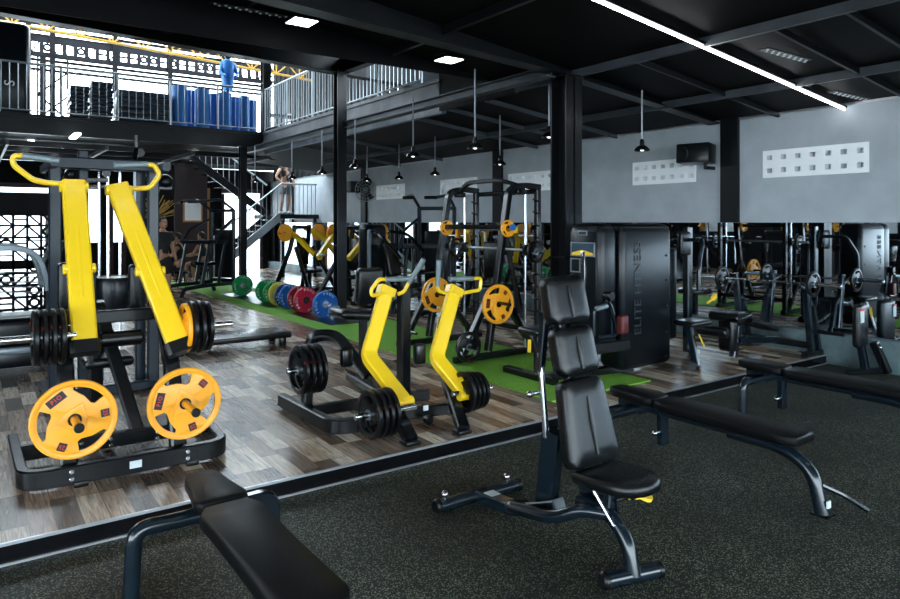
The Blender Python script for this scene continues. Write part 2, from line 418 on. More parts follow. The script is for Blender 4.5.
# purlins under the low roof, running back (Y)
for x in (7.40, 5.73, 3.9, 2.2, .6, -1.2, -3):
    z = lowz(x)-.045
    y0, y1 = (-5, 6.6) if x < 5.8 else (-5, 15.9)
    struct('purlin', MB().bar([(x, y0, z), (x, y1, z)], .05, .09, b=.004), 'purlin' if x > 5 else 'beam')
for y in (2.6, 3.2, 4.7, 7.4, 8.3, 9.3, 12.4, 14.2):
    x0 = 5.85 if y > 7.1 else 5.75
    struct('purlin', MB().bar([(x0, y, lowz(x0)-.04), (WX, y, lowz(WX)-.04)], .035, .06, b=.003), 'beam' if y < 7 else 'purlin')
# perforated cable trays under the roof, with pale bolt heads
for (x, px_, py_, y) in ((6.9, 786, 40, 3.4), (7.9, 850, 79, 3.55), (2.6, 252, 14, 6.5)):
    key = x; x = onY(px_, py_, y).x; z = lowz(x)-.09
    tr = obj('cable_tray', MB().box(x-.4, x+.4, y-.05, y+.05, z-.01, z), 'beam'); tag(tr, {6.9: 'perforated black tray under the roof, left of the tray nearest the right wall', 7.9: 'perforated black tray under the roof nearest the right wall', 2.6: 'perforated black tray high on the ceiling beside the upper left lamp'}[key], 'cable tray', 'perforated cable trays')
    b = MB()
    for k in range(8): b.cyl((x-.36+.1*k, y-.02, z-.012), (x-.36+.1*k, y-.02, z-.02), .014, 8)
    for k in range(8): b.cyl((x-.31+.1*k, y+.02, z-.012), (x-.31+.1*k, y+.02, z-.02), .014, 8)
    obj('bolt_heads', b, 'white', tr)
# mezzanine
MX, MY = 5.8, 16.0
struct('mezzanine_slab', MB().box(-9, 5.0, MY+.1, 23, 3.42, 3.76).box(5.0, WX, MY+.1, 18.6, 3.42, 3.76).box(5.0, WX, 21.3, 23, 3.42, 3.76).box(MX+.1, WX, 8.4, MY+.1, 3.45, 3.76), 'ceil')
struct('trim_mezzanine_edge', MB().box(-9, MX, MY, MY+.1, 3.40, 3.80).box(-9, MX+.02, MY-.03, MY, 3.74, 3.8).box(-9, MX+.02, MY-.03, MY, 3.40, 3.43), 'beam')
struct('trim_mezzanine_side', MB().box(MX, MX+.1, 8.4, MY+.1, 3.56, 3.78).box(MX-.03, MX, 8.4, MY, 3.74, 3.8).box(MX-.03, MX, 8.4, MY, 3.53, 3.56), 'pale_edge')
struct('trim_mezzanine_beam', MB().box(MX+.02, MX+.10, 8.4, 15.95, 3.27, 3.555), 'fascia')
for y in (17.3, 18.6, 19.9, 21.2):
    struct('purlin', MB().bar([(-4, y, 3.33), (WX if y < 18 else 4.9, y, 3.33)], .06, .12), 'beam')
for x in (-1.2, 0.6, 2.4, 4.2, 6.0, 7.8):
    struct('purlin', MB().bar([(x, 16.1, 3.22), (x, 22.9 if x < 5 else 18.4, 3.22)], .06, .1), 'purlin')
def railing(name, label, p0, p1, h, n, posts):
    r = thing(name, label, 'railing', p0)
    p0, p1 = V(p0), V(p1); up = V((0, 0, h))
    obj('top_rail', MB().tube([p0+up, p1+up], .022), 'rail', r)
    obj('bottom_rail', MB().tube([p0+V((0, 0, .08)), p1+V((0, 0, .08))], .014), 'rail', r)
    for k in range(n):
        q = p0.lerp(p1, (k+.5)/n); obj('baluster', MB().tube([q+V((0, 0, .08)), q+up], .009, n=6), 'rail', r)
    for k in range(posts+1):
        q = p0.lerp(p1, k/posts); obj('post', MB().tube([q, q+up], .02, n=8), 'rail', r)
    return r
railing('mezzanine_railing', 'grey bar railing along the front of the mezzanine before the blue rolls', (-.6, MY+.05, 3.8), (MX, MY+.05, 3.8), 1.03, 44, 6)
railing('mezzanine_railing', 'grey bar railing along the side edge of the mezzanine, right of the corner', (MX+.04, MY, 3.8), (MX+.04, 9.0, 3.8), 1.03, 52, 5)
# ---- far walls
Y1 = 23.0
w = MB()
# openings in the far wall: (x0,x1) from floor to 2.75
ops = [(0.3, 2.0), (2.55, 3.25), (3.5, 3.95), (4.9, 5.55), (5.75, 6.5), (6.9, 8.3)]
w.box(2.55, 3.25, Y1, Y1+.2, 0, 1.0).box(3.5, 3.95, Y1, Y1+.2, 0, 1.0)
cur = -9
for i, (a, b) in enumerate(ops):
    w.box(cur, a, Y1, Y1+.2, 0, 3.4); w.box(a, b, Y1, Y1+.2, 2.75, 3.4); cur = b
w.box(cur, WX+.15, Y1, Y1+.2, 0, 3.4)
struct('wall_back', w, 'darkwall')
for i, (a, b) in enumerate(ops):
    o = struct('door_%d' % (i+1), MB().box(a, a+.09, Y1-.05, Y1+.05, 0, 2.75).box(b-.09, b, Y1-.05, Y1+.05, 0, 2.75).box(a+.09, b-.09, Y1-.05, Y1+.05, 2.62, 2.75), 'woodframe' if i in (3, 4) else 'maroon')
struct('wall_side_back', MB().box(3.95, 5.1, 21.5, 21.7, 0, 3.35), 'darkwall')
# bright street facade across the way, seen through the openings
struct('wall_street', MB().box(-14, 16, 31, 31.3, -1, 3.2), 'facade')
struct('floor_street', MB().box(-14, 16, Y1+.2, 31, -.2, -.05), 'facade')
# upstairs facade: louvres, breeze band, posts
lv = MB()
for k in range(7): lv.box(-8, WX, 22.9, 23.0, 7.02+.17*k, 7.10+.17*k)
for k in range(3): lv.box(-8, WX, 22.9, 23.0, 6.03+.14*k, 6.10+.14*k)
struct('trim_upper_louvres', lv, 'darkwall')
lb = MB().box(-8, WX, 22.8, 22.86, 6.93, 7.0).box(-8, WX, 22.8, 22.86, 6.41, 6.49)
random.seed(3)
for k in range(56):
    x = -7.6+.29*k; t = random.choice((0, 1, 2))
    lb.box(x-.05, x+.05, 22.79, 22.86, 6.45, 6.95).box(x, x+.29, 22.8, 22.86, 6.49, 6.56).box(x, x+.29, 22.8, 22.86, 6.84, 6.93)
    lb.box(x-.02, x+.02, 22.8, 22.86, 6.49, 6.93)
    if t == 0: lb.bar([(x+.02, 22.83, 6.51), (x+.27, 22.83, 6.91)], .05, .035)
    if t == 1: lb.box(x, x+.28, 22.8, 22.86, 6.68, 6.73)
    if t == 2: lb.lathe((x+.145, 22.8, 6.71), (0, 1, 0), [(0, .06), (0, .12), (.06, .12), (.06, .06), (0, .06)], 12)
struct('trim_upper_breeze_band', lb, 'breeze')
for x in (-.2, 1.35, 1.95, 3.6, 5.2, 6.9): struct('column_upper', MB().box(x-.07, x+.07, 22.7, 22.79, 3.76, 8), 'darkwall')
struct('trim_upper_lattice', MB().box(1.55, 1.6, 22.6, 22.68, 3.76, 6.4).box(2.3, 2.35, 22.6, 22.68, 3.76, 6.4).bar([(1.58, 22.64, 4.6), (2.33, 22.64, 5.3)], .05, .05).bar([(1.58, 22.64, 5.3), (2.33, 22.64, 6.0)], .05, .05).bar([(2.33, 22.64, 4.6), (1.58, 22.64, 5.3)], .05, .05).box(1.62, 1.78, 22.6, 22.66, 3.76, 6.4), 'darkwall')
# yellow roof truss on the mezzanine
tr = thing('roof_truss', 'long orange yellow lattice truss under the roof above the mezzanine', 'truss', (0, 19, 6))
def tz(x): return 6.70-.056*x
b0, b1, b2 = MB(), MB(), MB()
b0.bar([(-1, 19, tz(-1)), (8.4, 19, tz(8.4))], .06, .06); b1.bar([(-1, 19, tz(-1)-.34), (8.4, 19, tz(8.4)-.34)], .06, .06)
for k in range(13):
    x = -1+.72*k; b2.bar([(x, 19, tz(x)), (x+.36, 19, tz(x+.36)-.34)], .035, .035); b2.bar([(x+.36, 19, tz(x+.36)-.34), (x+.72, 19, tz(x+.72))], .035, .035)
    b2.bar([(x+.36, 19, tz(x+.36)-.34), (x+.36, 19, tz(x+.36))], .03, .03)
obj('top_chord', b0, 'truss', tr); obj('bottom_chord', b1, 'truss', tr); obj('web_bars', b2, 'truss', tr)
# greenery outside the upper terrace
for x, s, lab in ((.85, .35, 'small green bush outside the upper level beside the dark shroud'), (1.25, .3, 'small green bush outside the upper level nearer the dark posts')):
    random.seed(int(x*100)); b = MB()
    for k in range(260):
        c = V((x+random.gauss(0, s*.2), 24+random.gauss(0, .15), 4.12+random.gauss(0, s*.30)))
        a = V((random.uniform(-1, 1), random.uniform(-1, 1), random.uniform(-1, 1))).normalized()*.05; e = a.cross(V((0, 0, 1))).normalized()*.025
        b.add([c-a, c+e, c+a, c-e], [(0, 1, 2, 3)])
    tag(obj('bush', b, 'leaf', origin=(x, 24, 3.8)), lab, 'bush', 'bushes outside the upper level')
# outside deck that carries the bushes
struct('floor_terrace', MB().box(-8, WX, 23, 25, 3.5, 3.85), 'facade')
# breeze-block screen low at the far left
bz = MB()
for (z0, z1) in ((.95, 1.72),  (.05, .85)):
    bz.box(-.8, 1.15, 13.0, 13.06, z1, z1+.06); bz.box(-.8, 1.15, 13.0, 13.06, z0-.05, z0+.02)
random.seed(5)
for i in range(10):
    for j in range(9):
        x = -.8+.195*i; z = .0+.195*j; c = (x+.0975, 13.0, z+.0975)
        bz.box(x-.018, x+.018, 13, 13.06, z, z+.195); bz.box(x, x+.195, 13, 13.06, z-.018, z+.018)
        t = random.randrange(4)
        if t == 0: bz.bar([(x, 13.03, z), (x+.195, 13.03, z+.195)], .04, .03)
        elif t == 1: bz.lathe(c, (0, 1, 0), [(0, .05), (0, .085), (.06, .085), (.06, .05), (0, .05)], 12)
        elif t == 2: bz.bar([(x, 13.03, z+.195), (x+.195, 13.03, z)], .04, .03)
        else: bz.box(x, x+.195, 13, 13.06, z+.085, z+.11)
struct('wall_breeze_screen', bz, 'breeze')
struct('trim_screen_header', MB().box(-.8, 1.2, 13.0, 13.08, 1.78, 2.1), 'breeze')
# ---- far left side wall with tall openings (daylight) and open front
LX = -4.4
wl = MB().box(LX-.2, LX, 5.0, 23, -.16, 5.0)
struct('wall_left', wl, 'darkwall')
for i, y in enumerate((9.0, 14.0)):
    f = struct('window_%d' % (i+8), MB().box(LX, LX+.03, y-.8, y+.8, 1.2, 2.3, .005), 'breeze'); obj('pane', MB().box(LX+.03, LX+.035, y-.7, y+.7, 1.3, 2.2), 'facade', f, kind='structure')
struct('wall_left_outer', MB().box(-9.2, LX-.2, 4.9, 5.1, -.2, 5).box(-9.2, -9, -6, 5, 2.9, 4.9).box(-9.2, -9, -.25, .25, -.2, 3), 'darkwall')
struct('wall_front', MB().box(-9, WX, -6.2, -6, 2.9, 5).box(-9, -8.5, -6.2, -6, -.2, 3).box(2, 2.5, -6.2, -6, -.2, 3).box(7.8, WX, -6.2, -6, -.2, 3), 'darkwall')
struct('ground', MB().box(-40, 40, -40, 60, -.3, -.2), mat('pale paving', (.35, .36, .36), .8))

# ================================================================ lamps
def lamp_strip(x0, x1, y, label):
    a, b = V((x0, y, lowz(x0)-.105)), V((x1, y, lowz(x1)-.09))
    r = thing('led_strip_light', label, 'ceiling light', b)
    obj('housing', MB().bar([a+V((0, 0, .03)), b+V((0, 0, .03))], .06, .03), 'beam', r)
    obj('light_tube', MB().bar([a, b], .017, .02), 'led', r)
lamp_strip(2.0, 8.55, 3.86, 'long white linear light under the roof running down to the right wall')
lamp_strip(1.0, 8.4, -.3, 'added linear fill light over the rubber floor behind the viewer')  # this and the next two strips are added out of view for extra light
lamp_strip(-6.0, 2.5, 1.3, 'added linear fill light over the left of the rubber floor')
lamp_strip(-6.0, 1.2, 3.86, 'added linear fill light left of the long white one')
def panel_lamp(c, label, s=.26):
    r = thing('panel_light', label, 'ceiling light', c, 'square panel lights')
    c = V(c)
    obj('housing', MB().box(c.x-s/2, c.x+s/2, c.y-s/2, c.y+s/2, c.z, c.z+.04, .004), 'beam', r)
    obj('diffuser', MB().box(c.x-s/2+.015, c.x+s/2-.015, c.y-s/2+.015, c.y+s/2-.015, c.z-.006, c.z), 'panel', r)
    obj('hanger', MB().tube([c+V((0, 0, .04)), c+V((0, 0, max(.05, lowz(c.x)-c.z)))], .006), 'beam', r)
panel_lamp(onY(302, 22, 6.2), 'square white panel light beneath the upper left beams')
panel_lamp(onY(449, 60, 6.2), 'square white panel light near the middle of the ceiling')
panel_lamp((1.0, 4.6, 3.75), 'square panel light above the left lever machine')
panel_lamp((-3.0, 8.0, 4.2), 'square panel light high over the left side')
for k, (px, py, y) in enumerate(((75, 136, 17.4), (100, 158, 18.0), (192, 154, 17.6), (140, 160, 20.5), (60, 150, 19.5), (30, 143, 18.8))):
    c = onZ(px, py, 3.39)
    r = obj('tube_light', MB().box(c.x-.06, c.x+.06, c.y-.45, c.y+.45, c.z-.02, c.z+.02, .01), 'panel', origin=c)
    tag(r, 'short bright light under the mezzanine, %s' % ['above the left yellow handle', 'over the cable machine', 'right of the cable machine', 'deep behind the cable machine', 'second from the left', 'farthest left'][k], 'ceiling light', 'lights under the mezzanine')
def pendant(px, py, label, z=2.5):
    if px == 549: z = 2.66
    d = F_PX*(z-EYE)/(HY-py); a, b = _ray(px); c = V((a*d, b*d, z))
    top = lowz(c.x) if c.x > 5.8 else (lowz(c.x) if c.y < 7.2 else 3.3)
    r = thing('pendant_lamp', label, 'lamp', (c.x, c.y, z), 'black pendant lamps')
    obj('lamp_shade', MB().lathe(c, (0, 0, 1), [(0, .092), (.012, .095), (.03, .085), (.06, .055), (.075, .03), (.13, .026), (.15, .012), (.15, .0001), (.145, .0001), (.12, .02), (.07, .025), (.055, .048), (.025, .078), (.006, .088), (0, .092)], 20), 'frame', r)
    obj('bulb', MB().ball(c+V((0, 0, .035)), .035), 'bulb', r)
    obj('rod', MB().tube([c+V((0, 0, .15)), V((c.x, c.y, top))], .011, n=6), 'steel', r)
for px, py, lab in ((642, 151, 'black pendant lamp in front of the grey wall right of the thick column'), (475, 149, 'black pendant lamp, lowest and largest over the middle of the room'),
    (500, 165, 'black pendant lamp just left of the thick column, near the wall'), (413, 157, 'black pendant lamp left of the largest middle one'),
    (399, 179, 'black pendant lamp over the vent block farthest back on the wall'), (435, 175, 'black pendant lamp between the two far vent blocks'),
    (355, 168, 'black pendant lamp beside the wall fan'), (322, 174, 'black pendant lamp just left of the slim column'), (549, 138, 'black pendant lamp half behind the thick column'),
    (255, 182, 'black pendant lamp over the foot of the stairs'), (292, 179, 'black pendant lamp over the stair landing'), (367, 181, 'black pendant lamp right of the wall fan')):
    pendant(px, py, lab)

# ================================================================ weight plates
def circ(r, n=56, a0=0): return [(r*math.cos(a0+2*PI*k/n), r*math.sin(a0+2*PI*k/n)) for k in range(n)]
def plate_holes(R):
    hs = []
    for k in range(3):
        a = 2*PI*k/3+PI/2
        o = []
        for q in range(11):
            t = a+math.radians(-29+55*q/10); o.append((.83*R*math.cos(t), .83*R*math.sin(t)))
        for t, rr in ((math.radians(26), .75), (math.radians(4), .62), (math.radians(-20), .53), (math.radians(-29), .58)):
            o.append((rr*R*math.cos(a+t), rr*R*math.sin(a+t)))
        hs.append(o)
    return hs
def grip_plate(name, label, loc, n, R=.225, m='orange', spin=0., th=.032, group=None, txt=True, txtcol='red'):
    """tri-grip rubber weight plate, centre loc, printed face looking along n."""
    r = thing(name, label, 'weight plate', loc, group)
    T_ = facing(loc, n)@Matrix.Rotation(spin, 4, 'Z')
    b = MB().mesh(holed_mesh(circ(R*.93), [h for h in plate_holes(R)]+[circ(.028, 20)], th*.62, .002), T_)
    ax = V(n).normalized(); p = V(loc)-ax*th/2
    b.lathe(p, ax, [(0, R*.86), (0, R-.006), (.005, R), (th-.005, R), (th, R-.006), (th, R*.90), (th*.85, R*.86), (th*.15, R*.86), (0, R*.86)], 56)
    tri = [(R*.46*math.cos(PI/6+PI/3*k), R*.46*math.sin(PI/6+PI/3*k)) if k % 2 == 0 else (R*.28*math.cos(PI/6+PI/3*k), R*.28*math.sin(PI/6+PI/3*k)) for k in range(6)]
    b.mesh(holed_mesh(tri, [circ(.03, 20)], th, .003), T_@Matrix.Rotation(PI, 4, 'Z'))
    obj('plate_body', b, m, r)
    obj('bore_ring', MB().lathe(p-ax*.002, ax, [(0, .026), (0, .036), (th+.004, .036), (th+.004, .026), (0, .026)], 24), 'steel' if m == 'rubber' else 'frame', r)
    if txt:
        for k, s in enumerate(('PIO', '25', '25')):
            a = PI/2+PI/3+2*PI*k/3; T2 = T_@Matrix.Translation((.70*R*math.cos(a), .70*R*math.sin(a), th*.5))@Matrix.Rotation(a-PI/2, 4, 'Z')
            wd = .40*R if k == 0 else .17*R
            pa = obj('number_patch', MB().mesh(holed_mesh([(-wd/2*1.15, -.1*R), (wd/2*1.15, -.1*R), (wd/2*1.15, .1*R), (-wd/2*1.15, .1*R)], [], .006), T2), 'black', r)
            obj('lettering', MB().mesh(text_mesh(s, .15*R, .001, 1.3 if k == 0 else 1), T2@Matrix.Translation((0, 0, .004))), txtcol, pa)
    return r
def disc_plate(name, label, loc, n, R, m='rubber', th=.035, group=None, dots=True):
    r = thing(name, label, 'weight plate', loc, group); ax = V(n).normalized(); p = V(loc)-ax*th/2
    T_ = facing(loc, n)
    b = MB().lathe(p, ax, [(0, R*.78), (0, R-.012), (.008, R), (th-.008, R), (th, R-.012), (th, R*.80), (th*.80, R*.76), (th*.2, R*.76), (0, R*.78)], 40)
    hs = [[(x*1, y*1) for x, y in h] for h in plate_holes(R*.94)]
    b.mesh(holed_mesh(circ(R*.79, 40), hs+[circ(.027, 16)], th*.55, .001), T_)
    obj('plate_body', b, m, r)
    obj('bore_ring', MB().lathe(p-ax*.002, ax, [(0, .026), (0, .038), (th+.004, .038), (th+.004, .026), (0, .026)], 20), 'steel', r)
    if dots:
        for k in range(3):
            a = 2*PI*k/3+.5; T2 = T_@Matrix.Translation((.9*R*math.cos(a), .9*R*math.sin(a), th*.5))@Matrix.Rotation(a-PI/2, 4, 'Z')
            obj('lettering', MB().mesh(text_mesh('25', .11*R, .001), T2), 'red', r)
    return r

# ================================================================ flat bench with a head pad (rubber floor)
def make_bench():
    r = thing('flat_bench', '', 'bench', (0, 0, 0), 'black padded benches with a separate head pad')
    zt = .45
    def pad(y0, y1, w0, w1, z, t, tip=0):
        """long pad whose outline narrows in the middle, with rounded ends"""
        out = []; n = 14
        for k in range(n+1):
            u = k/n; y = y0+(y1-y0)*u
            w = w0+(w1-w0)*u-.018*math.sin(PI*u)
            e = min(u, 1-u)*(abs(y1-y0)); w *= 1-.28*max(0, 1-e/.07)**2
            out.append((y, w/2))
        loop = [(w, y) for y, w in out]+[(-w, y) for y, w in reversed(out)]
        vs = []; fs = []; m = len(loop); cx = 0; cy = (y0+y1)/2
        for (dz, s) in ((0, .90), (.008, .97), (.02, 1), (t-.022, 1), (t-.008, .975), (t, .90)):
            for (x, y) in loop:
                vs.append((x*s if s < 1 else x, cy+(y-cy)*(1-(1-s)*.25), z-t+dz))
        for i in range(5):
            for q in range(m): fs.append((i*m+q, i*m+(q+1) % m, (i+1)*m+(q+1) % m, (i+1)*m+q))
        fs.append(tuple(range(m))[::-1]); fs.append(tuple(5*m+q for q in range(m)))
        return MB().add(vs, fs)
    obj('long_pad', pad(-1.05, -.02, .28, .28, zt, .07), 'vinyl_soft', r, ang=50)
    obj('head_pad', pad(0.0, .42, .27, .17, zt+.005, .065), 'vinyl_soft', r, ang=50)
    sp = MB().bar([(0, -.9, zt-.10), (0, .36, zt-.10)], .06, .055)
    obj('spine', sp, 'blue_frame', r)
    obj('pad_plate', MB().box(-.09, .09, -.95, -.8, zt-.075, zt-.068).box(-.09, .09, -.2, -.05, zt-.075, zt-.068).box(-.07, .07, .1, .3, zt-.072, zt-.062), 'frame', r)
    cr = MB().tube([(-.36, .2, .0), (-.345, .2, zt-.12), (-.2, .2, zt-.125), (.0, .2, zt-.125)], .037, .16, 14)
    obj('leg', cr, 'blue_frame', r)
    cr = MB().bar([(.0, .2, zt-.125), (.18, .2, zt-.125), (.29, .2, zt-.12), (.30, .2, .0)], .085, .055, .09, up=(0, 1, 0))
    obj('leg', cr, 'blue_frame', r)
    obj('leg', MB().tube([(0, -.55, zt-.115), (0, -.90, zt-.115), (0, -1.09, zt-.2), (0, -1.15, 0)], .04, .2, 14), 'blue_frame', r)
    obj('foot_plate', MB().box(-.05, .05, -1.20, -1.10, 0, .010).box(-.40, -.32, .16, .24, 0, .010), 'frame', r)
    obj('foot_bar', MB().tube([(.03, -1.13, .16), (.14, -1.2, .10), (.23, -1.30, .018)], .015, .04, 8), 'blue_frame', r)
    b = MB()
    b.ball((.20, .2, .10), .022).cyl((.20, .2, .10), (.27, .2, .10), .012)
    obj('adjustment_bolt', b, 'chrome', r)
    obj('sticker', MB().box(-.018, .018, -1.190, -1.180, .05, .09), 'sticker', r)
    return r
bench = make_bench()
bench.location = (.95, 3.12, RUB); bench['label'] = 'black flat bench at the lower left, cut off by the bottom edge'
dup(bench, (4.09, 3.12, RUB), (0, 0, 0), 'black flat bench in the middle, with its curved front leg and small foot bar')
dup(bench, (5.84, 3.12, RUB), (0, 0, 0), 'black flat bench farthest right, running out of the right edge')

# ================================================================ adjustable bench in the foreground
def adjustable_bench():
    cx = 2.56; r = thing('adjustable_bench', 'tall adjustable bench with three stacked black back pads on the rubber floor', 'bench', (cx, 2.7, RUB))
    z0 = RUB+.04
    obj('rear_foot', MB().tube([(2.25, 3.30, z0), (2.86, 3.28, z0)], .038, n=16), 'blue_frame', r)
    obj('front_foot', MB().cyl((2.42, 2.16, z0), (2.72, 2.08, z0), .038, 16, .006), 'blue_frame', r)
    caps = MB()
    for p, q in (((2.235, 3.30, z0), (2.275, 3.30, z0)), ((2.84, 3.28, z0), (2.88, 3.28, z0)), ((2.405, 2.165, z0), (2.44, 2.155, z0)), ((2.70, 2.087, z0), (2.735, 2.075, z0))): caps.cyl(p, q, .044, 18, .01)
    obj('foot_caps', caps, 'rubber', r)
    lv = MB()
    for x in (2.30, 2.78): lv.cyl((x, 3.29, z0+.03), (x, 3.29, z0+.05), .008).ball((x, 3.29, z0+.065), .022)
    obj('levelling_knob', lv, 'chrome', r)
    # spine from the rear foot and the curved front tube
    obj('spine', MB().bar([(2.56, 3.28, z0+.005), (2.56, 2.95, z0+.03), (2.56, 2.60, .10)], .09, .07, .1), 'blue_frame', r)
    st = obj('warning_sticker', MB().box(2.525, 2.595, 3.04, 3.20, z0+.036, z0+.052), 'sticker', r)
    obj('sticker_stripe', MB().box(2.525, 2.595, 3.01, 3.04, z0+.036, z0+.056), 'red', st)
    obj('front_leg', MB().tube([(2.57, 2.46, .17), (2.57, 2.26, .18), (2.575, 2.15, .08), (2.57, 2.11, z0)], .036, .12, 16), 'blue_frame', r)
    obj('loop_tube', MB().tube([(2.57, 2.26, .17), (2.50, 2.38, .17), (2.44, 2.52, .09), (2.42, 2.84, .045), (2.46, 2.88, .03), (2.56, 2.86, .02)], .033, .10, 14), 'blue_frame', r)
    obj('side_plate', MB().bar([(2.62, 2.50, .16), (2.62, 2.25, .2)], .012, .15), 'blue_frame', r)
    # tower, chrome post and curved brace
    obj('tower', MB().bar([(2.56, 2.70, .06), (2.56, 2.64, .49)], .075, .12, up=(0, 1, 0)), 'blue_frame', r)
    obj('post', MB().tube([(2.535, 2.67, .45), (2.535, 2.72, .90)], .018, n=12), 'chrome', r)
    obj('upper_post', MB().bar([(2.535, 2.72, .80), (2.555, 2.70, 1.12)], .045, .045, up=(0, 1, 0)), 'blue_frame', r)
    obj('adjuster_knob', MB().cyl((2.53, 2.73, .68), (2.47, 2.73, .68), .012).ball((2.47, 2.73, .68), .02), 'chrome', r)
    # back pads: along the incline
    P0 = V((2.63, 2.44, .335)); P1 = V((2.61, 2.66, 1.315)); d = (P1-P0).normalized(); n = V((0, -1, 0)); n = (n-d*n.dot(d)).normalized()
    L = (P1-P0).length; s = d.cross(n).normalized()
    obj('back_frame', MB().bar([P0-n*.05+d*.0, P0-n*.05+d*.93*L], .05, .04, up=(1, 0, 0)), 'blue_frame', r)
    def cushion(name, t0, t1, wb, wt, th, m='vinyl'):
        vs = []; fs = []; N = 16; rings = 7
        Lh = (t1-t0)
        # rounded-rectangle outline that tapers from wb (bottom) to wt (top)
        loop = []; rc = .05
        for cxs, cys, a0 in ((1, 1, 0), (-1, 1, 90), (-1, -1, 180), (1, -1, 270)):
            for k in range(6):
                a = math.radians(a0+90*k/5); yy = cys*(Lh/2-rc)+rc*math.sin(a)
                w = wb+(wt-wb)*(yy/Lh+.5); loop.append((cxs*(w/2-rc)+rc*math.cos(a), yy))
        m_ = len(loop); prof = [(0, .94), (.012, .99), (th*.5, 1), (th-.018, .99), (th-.006, .95), (th, .88), (th+.004, .6), (th+.004, .25)]
        for h, sc_ in prof:
            for x, y in loop: 
                ky = 1-(1-sc_)*(.3 if sc_ > .8 else 1)
                vs.append(P0+d*((t0+t1)/2+y*ky)+s*(x*sc_)+n*(h-.02))
        for i in range(len(prof)-1):
            for q in range(m_): fs.append((i*m_+q, i*m_+(q+1) % m_, (i+1)*m_+(q+1) % m_, (i+1)*m_+q))
        fs.append(tuple(range(m_))[::-1]); fs.append(tuple((len(prof)-1)*m_+q for q in range(m_)))
        o = obj(name, MB().add(vs, fs), m, r, ang=60)
        c = MB().taper([P0+d*(t0+Lh*.12)+n*(th-.013), P0+d*((t0+t1)/2)+n*(th-.010), P0+d*(t1-Lh*.22)+n*(th-.013)], [.008, .014, .006], 10)
        obj('centre_ridge', c, m, o)
    cushion('back_pad', .02, .46, .37, .29, .085)
    cushion('back_pad', .475, .73, .285, .275, .085)
    cushion('back_pad', .745, L, .285, .275, .085)
    # seat
    q0 = V((2.625, 2.42, .325)); q1 = V((2.625, 2.05, .35)); dd = (q1-q0).normalized()
    vs = []; fs = []; loop = []
    for k in range(9):
        a = PI*k/8; loop.append((.155*math.cos(a)*1.0, .21+.15*math.sin(a)))
    loop = [( .155, .0), (.165, .12)]+[(.155*math.cos(PI*k/10), .25+.13*math.sin(PI*k/10)) for k in range(11)]+[(-.165, .12), (-.155, .0)]
    sx = dd.cross(V((0, 0, 1))).normalized(); up = sx.cross(dd)
    prof = [(-.035, .9), (-.025, .98), (0, 1), (.02, .98), (.032, .9), (.036, .6)]
    for h, k in prof:
        for x, y in loop: vs.append(q0+dd*(.18+(y-.18)*k)+sx*(x*k)+up*h)
    m_ = len(loop)
    for i in range(len(prof)-1):
        for q in range(m_): fs.append((i*m_+q, i*m_+(q+1) % m_, (i+1)*m_+(q+1) % m_, (i+1)*m_+q))
    fs.append(tuple(range(m_))[::-1]); fs.append(tuple((len(prof)-1)*m_+q for q in range(m_)))
    obj('seat', MB().add(vs, fs), 'vinyl', r, ang=50)
    obj('seat_support', MB().bar([(2.62, 2.5, .27), (2.62, 2.14, .30)], .06, .05).bar([(2.58, 2.28, .18), (2.60, 2.28, .28)], .05, .05), 'blue_frame', r)
    obj('gas_strut', MB().tube([(2.54, 2.20, .14), (2.54, 2.34, .28)], .010, n=8), 'chrome', r)
    tg = MB().bar([(2.68, 2.24, .235), (2.76, 2.22, .225)], .035, .012).lathe((2.785, 2.215, .215), (.1, -.3, 1), [(0, .0001), (0, .036), (.018, .036), (.018, .0001)], 20)
    obj('pull_tag', tg, 'tag', r, 'yellow pull tag under the seat')
    obj('lever_axle', MB().cyl((2.60, 2.25, .235), (2.70, 2.24, .235), .012), 'frame', r)
adjustable_bench()

